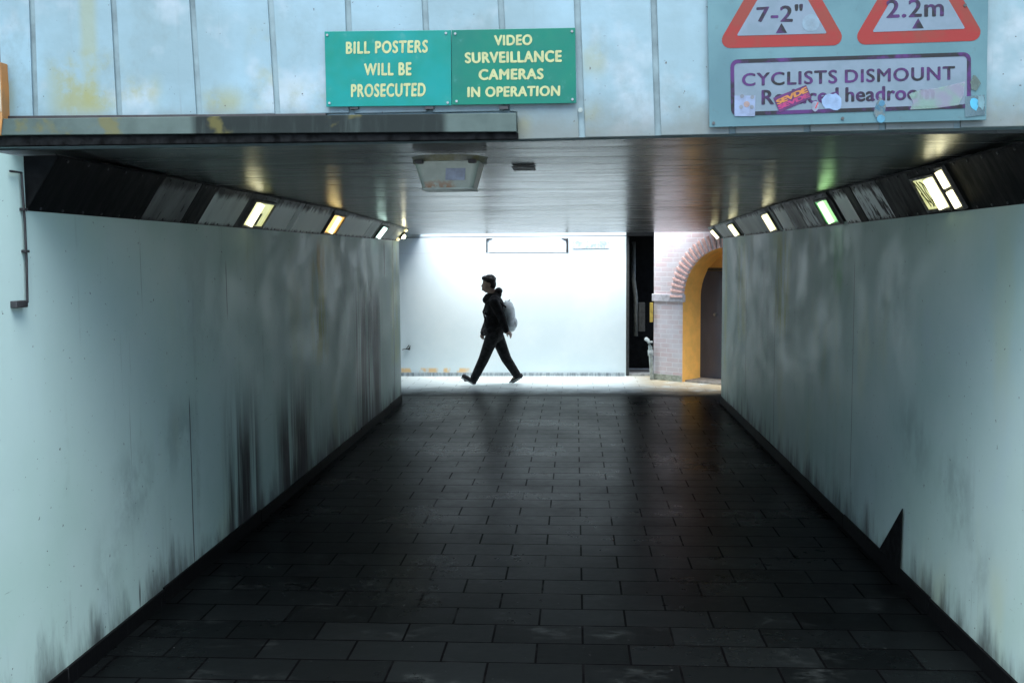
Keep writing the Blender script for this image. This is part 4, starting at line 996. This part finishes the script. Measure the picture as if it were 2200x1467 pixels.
fuse('hair', hair_build, 0.008, simple('hair_black', (0.010,0.009,0.009), 0.6, 0.3, 40), pe, 2)
def jacket_build(bm):
    ellipsoid(bm, pp(1065,660), (0.155,0.20,0.22)); ellipsoid(bm, pp(1062,690), (0.158,0.19,0.19)); ellipsoid(bm, pp(1061,708), (0.165,0.188,0.12))
    capsule(bm, pp(1066,641,-0.13), pp(1066,641,0.13), 0.085, 0.085)
    capsule(bm, pp(1049,633), pp(1046,640), 0.05, 0.06); ellipsoid(bm, pp(1058,632), (0.105,0.10,0.06))          # collar
    ellipsoid(bm, pp(1073,621), (0.062,0.10,0.058)); ellipsoid(bm, pp(1070,629), (0.07,0.12,0.055))                # hood lying on the back
    for a, b, c in ((shL,elL,wrL),(shR,elR,wrR)): capsule(bm, a, b, 0.078, 0.068); capsule(bm, b, c + (c-b)*0.02, 0.068, 0.050)
    ellipsoid(bm, pp(1038,712,0.16), (0.055,0.07,0.05))
    for k in range(9): 
        a = pp(1046+k*4.2, 668+((k*37) % 40), -0.17); capsule(bm, a, a + Vector((0.05,-0.012,-0.03)), 0.022, 0.016, 8)
jk = fuse('jacket', jacket_build, 0.010, M_jkt, pe, 4)
def trs_build(bm):
    ellipsoid(bm, pp(1063,716), (0.14,0.17,0.12))
    for a, b, c in ((hipL,kneeL,ankL),(hipR,kneeR,ankR)):
        capsule(bm, a, b, 0.112, 0.082); capsule(bm, b, c, 0.082, 0.066)
        for t in (0.55, 0.75, 0.95): p_ = b + (c-b)*t; ellipsoid(bm, p_ + Vector((0.006,0,0)), (0.078-0.012*t,0.08-0.012*t,0.022), seg=12)
fuse('trousers', trs_build, 0.010, M_trs, pe, 4)
M_shoe = simple('shoe_dark', (0.025,0.027,0.03), 0.6, 0.4, 30); M_sole = simple('sole_pale', (0.35,0.38,0.38), 0.6)
def shoe(ank, heel, toe, y):
    def b1(bm):
        capsule(bm, ank + Vector((0,0,-0.02)), pp(heel[0]-0.5,heel[1]-6,y), 0.05, 0.044); capsule(bm, pp(heel[0],heel[1]-5.5,y), pp(toe[0]+4.5,toe[1]-4.5,y), 0.042, 0.036)
    def b2(bm):
        a, b = pp(*heel, y), pp(*toe, y); d = (b-a); up = Vector((-d.z,0,d.x)).normalized(); up = up if up.z > 0 else -up
        for t in [i/8 for i in range(9)]: ellipsoid(bm, a + d*t + up*0.014, (0.028,0.040+0.008*math.sin(t*3),0.013), seg=10)
    s_ = fuse('shoe', b1, 0.007, M_shoe, pe, 3)
    so = fuse('sole', b2, 0.006, M_sole, s_, 2)
shoe(ankL, (1019,822), (993,808.5), -0.10); shoe(ankR, (1118,812), (1097,822), 0.11)
def cord(bm): tube(bm, [pp(1037,718,0.12), pp(1040,726,0.10), pp(1043,733,0.09)], 0.004, 6)
bm = bmesh.new(); cord(bm); me = bpy.data.meshes.new('drawcord'); bm.to_mesh(me); bm.free(); me.materials.append(M_trs); link(bpy.data.objects.new('drawcord', me), jk)
# backpack
def bag_build(bm):
    ellipsoid(bm, pp(1097,676), (0.085,0.15,0.235)); ellipsoid(bm, pp(1099,692), (0.092,0.155,0.13)); ellipsoid(bm, pp(1091,662), (0.07,0.14,0.16))
bag = fuse('backpack', bag_build, 0.011, simple('backpack_pale', (0.60,0.70,0.74), 0.6, 0.25, 12), None, 5, PO)
tag(bag, 'pale grey blue backpack worn on the back of the walking person', 'backpack')
for y in (-0.13, 0.13):
    bm = bmesh.new(); tube(bm, [pp(1090,655,y), pp(1076,643,y*1.12), pp(1062,637,y*1.05), pp(1047,646,y*1.05), pp(1041,664,y*1.05), pp(1048,690,y*1.45)], 0.014, 8)
    me = bpy.data.meshes.new('strap'); bm.to_mesh(me); bm.free(); me.materials.append(M_trs); link(bpy.data.objects.new('strap', me), bag)
def pocket(bm): ellipsoid(bm, pp(1107,690), (0.045,0.115,0.085))
fuse('pocket', pocket, 0.010, simple('backpack_pocket', (0.44,0.52,0.56), 0.6, 0.25, 12), bag, 3)
bm = bmesh.new(); tube(bm, [pp(1092,645,-0.02), pp(1097,640,-0.02), pp(1097,640,0.02), pp(1092,645,0.02)], 0.007, 8)
me = bpy.data.meshes.new('carry_loop'); bm.to_mesh(me); bm.free(); me.materials.append(M_trs); link(bpy.data.objects.new('carry_loop', me), bag)
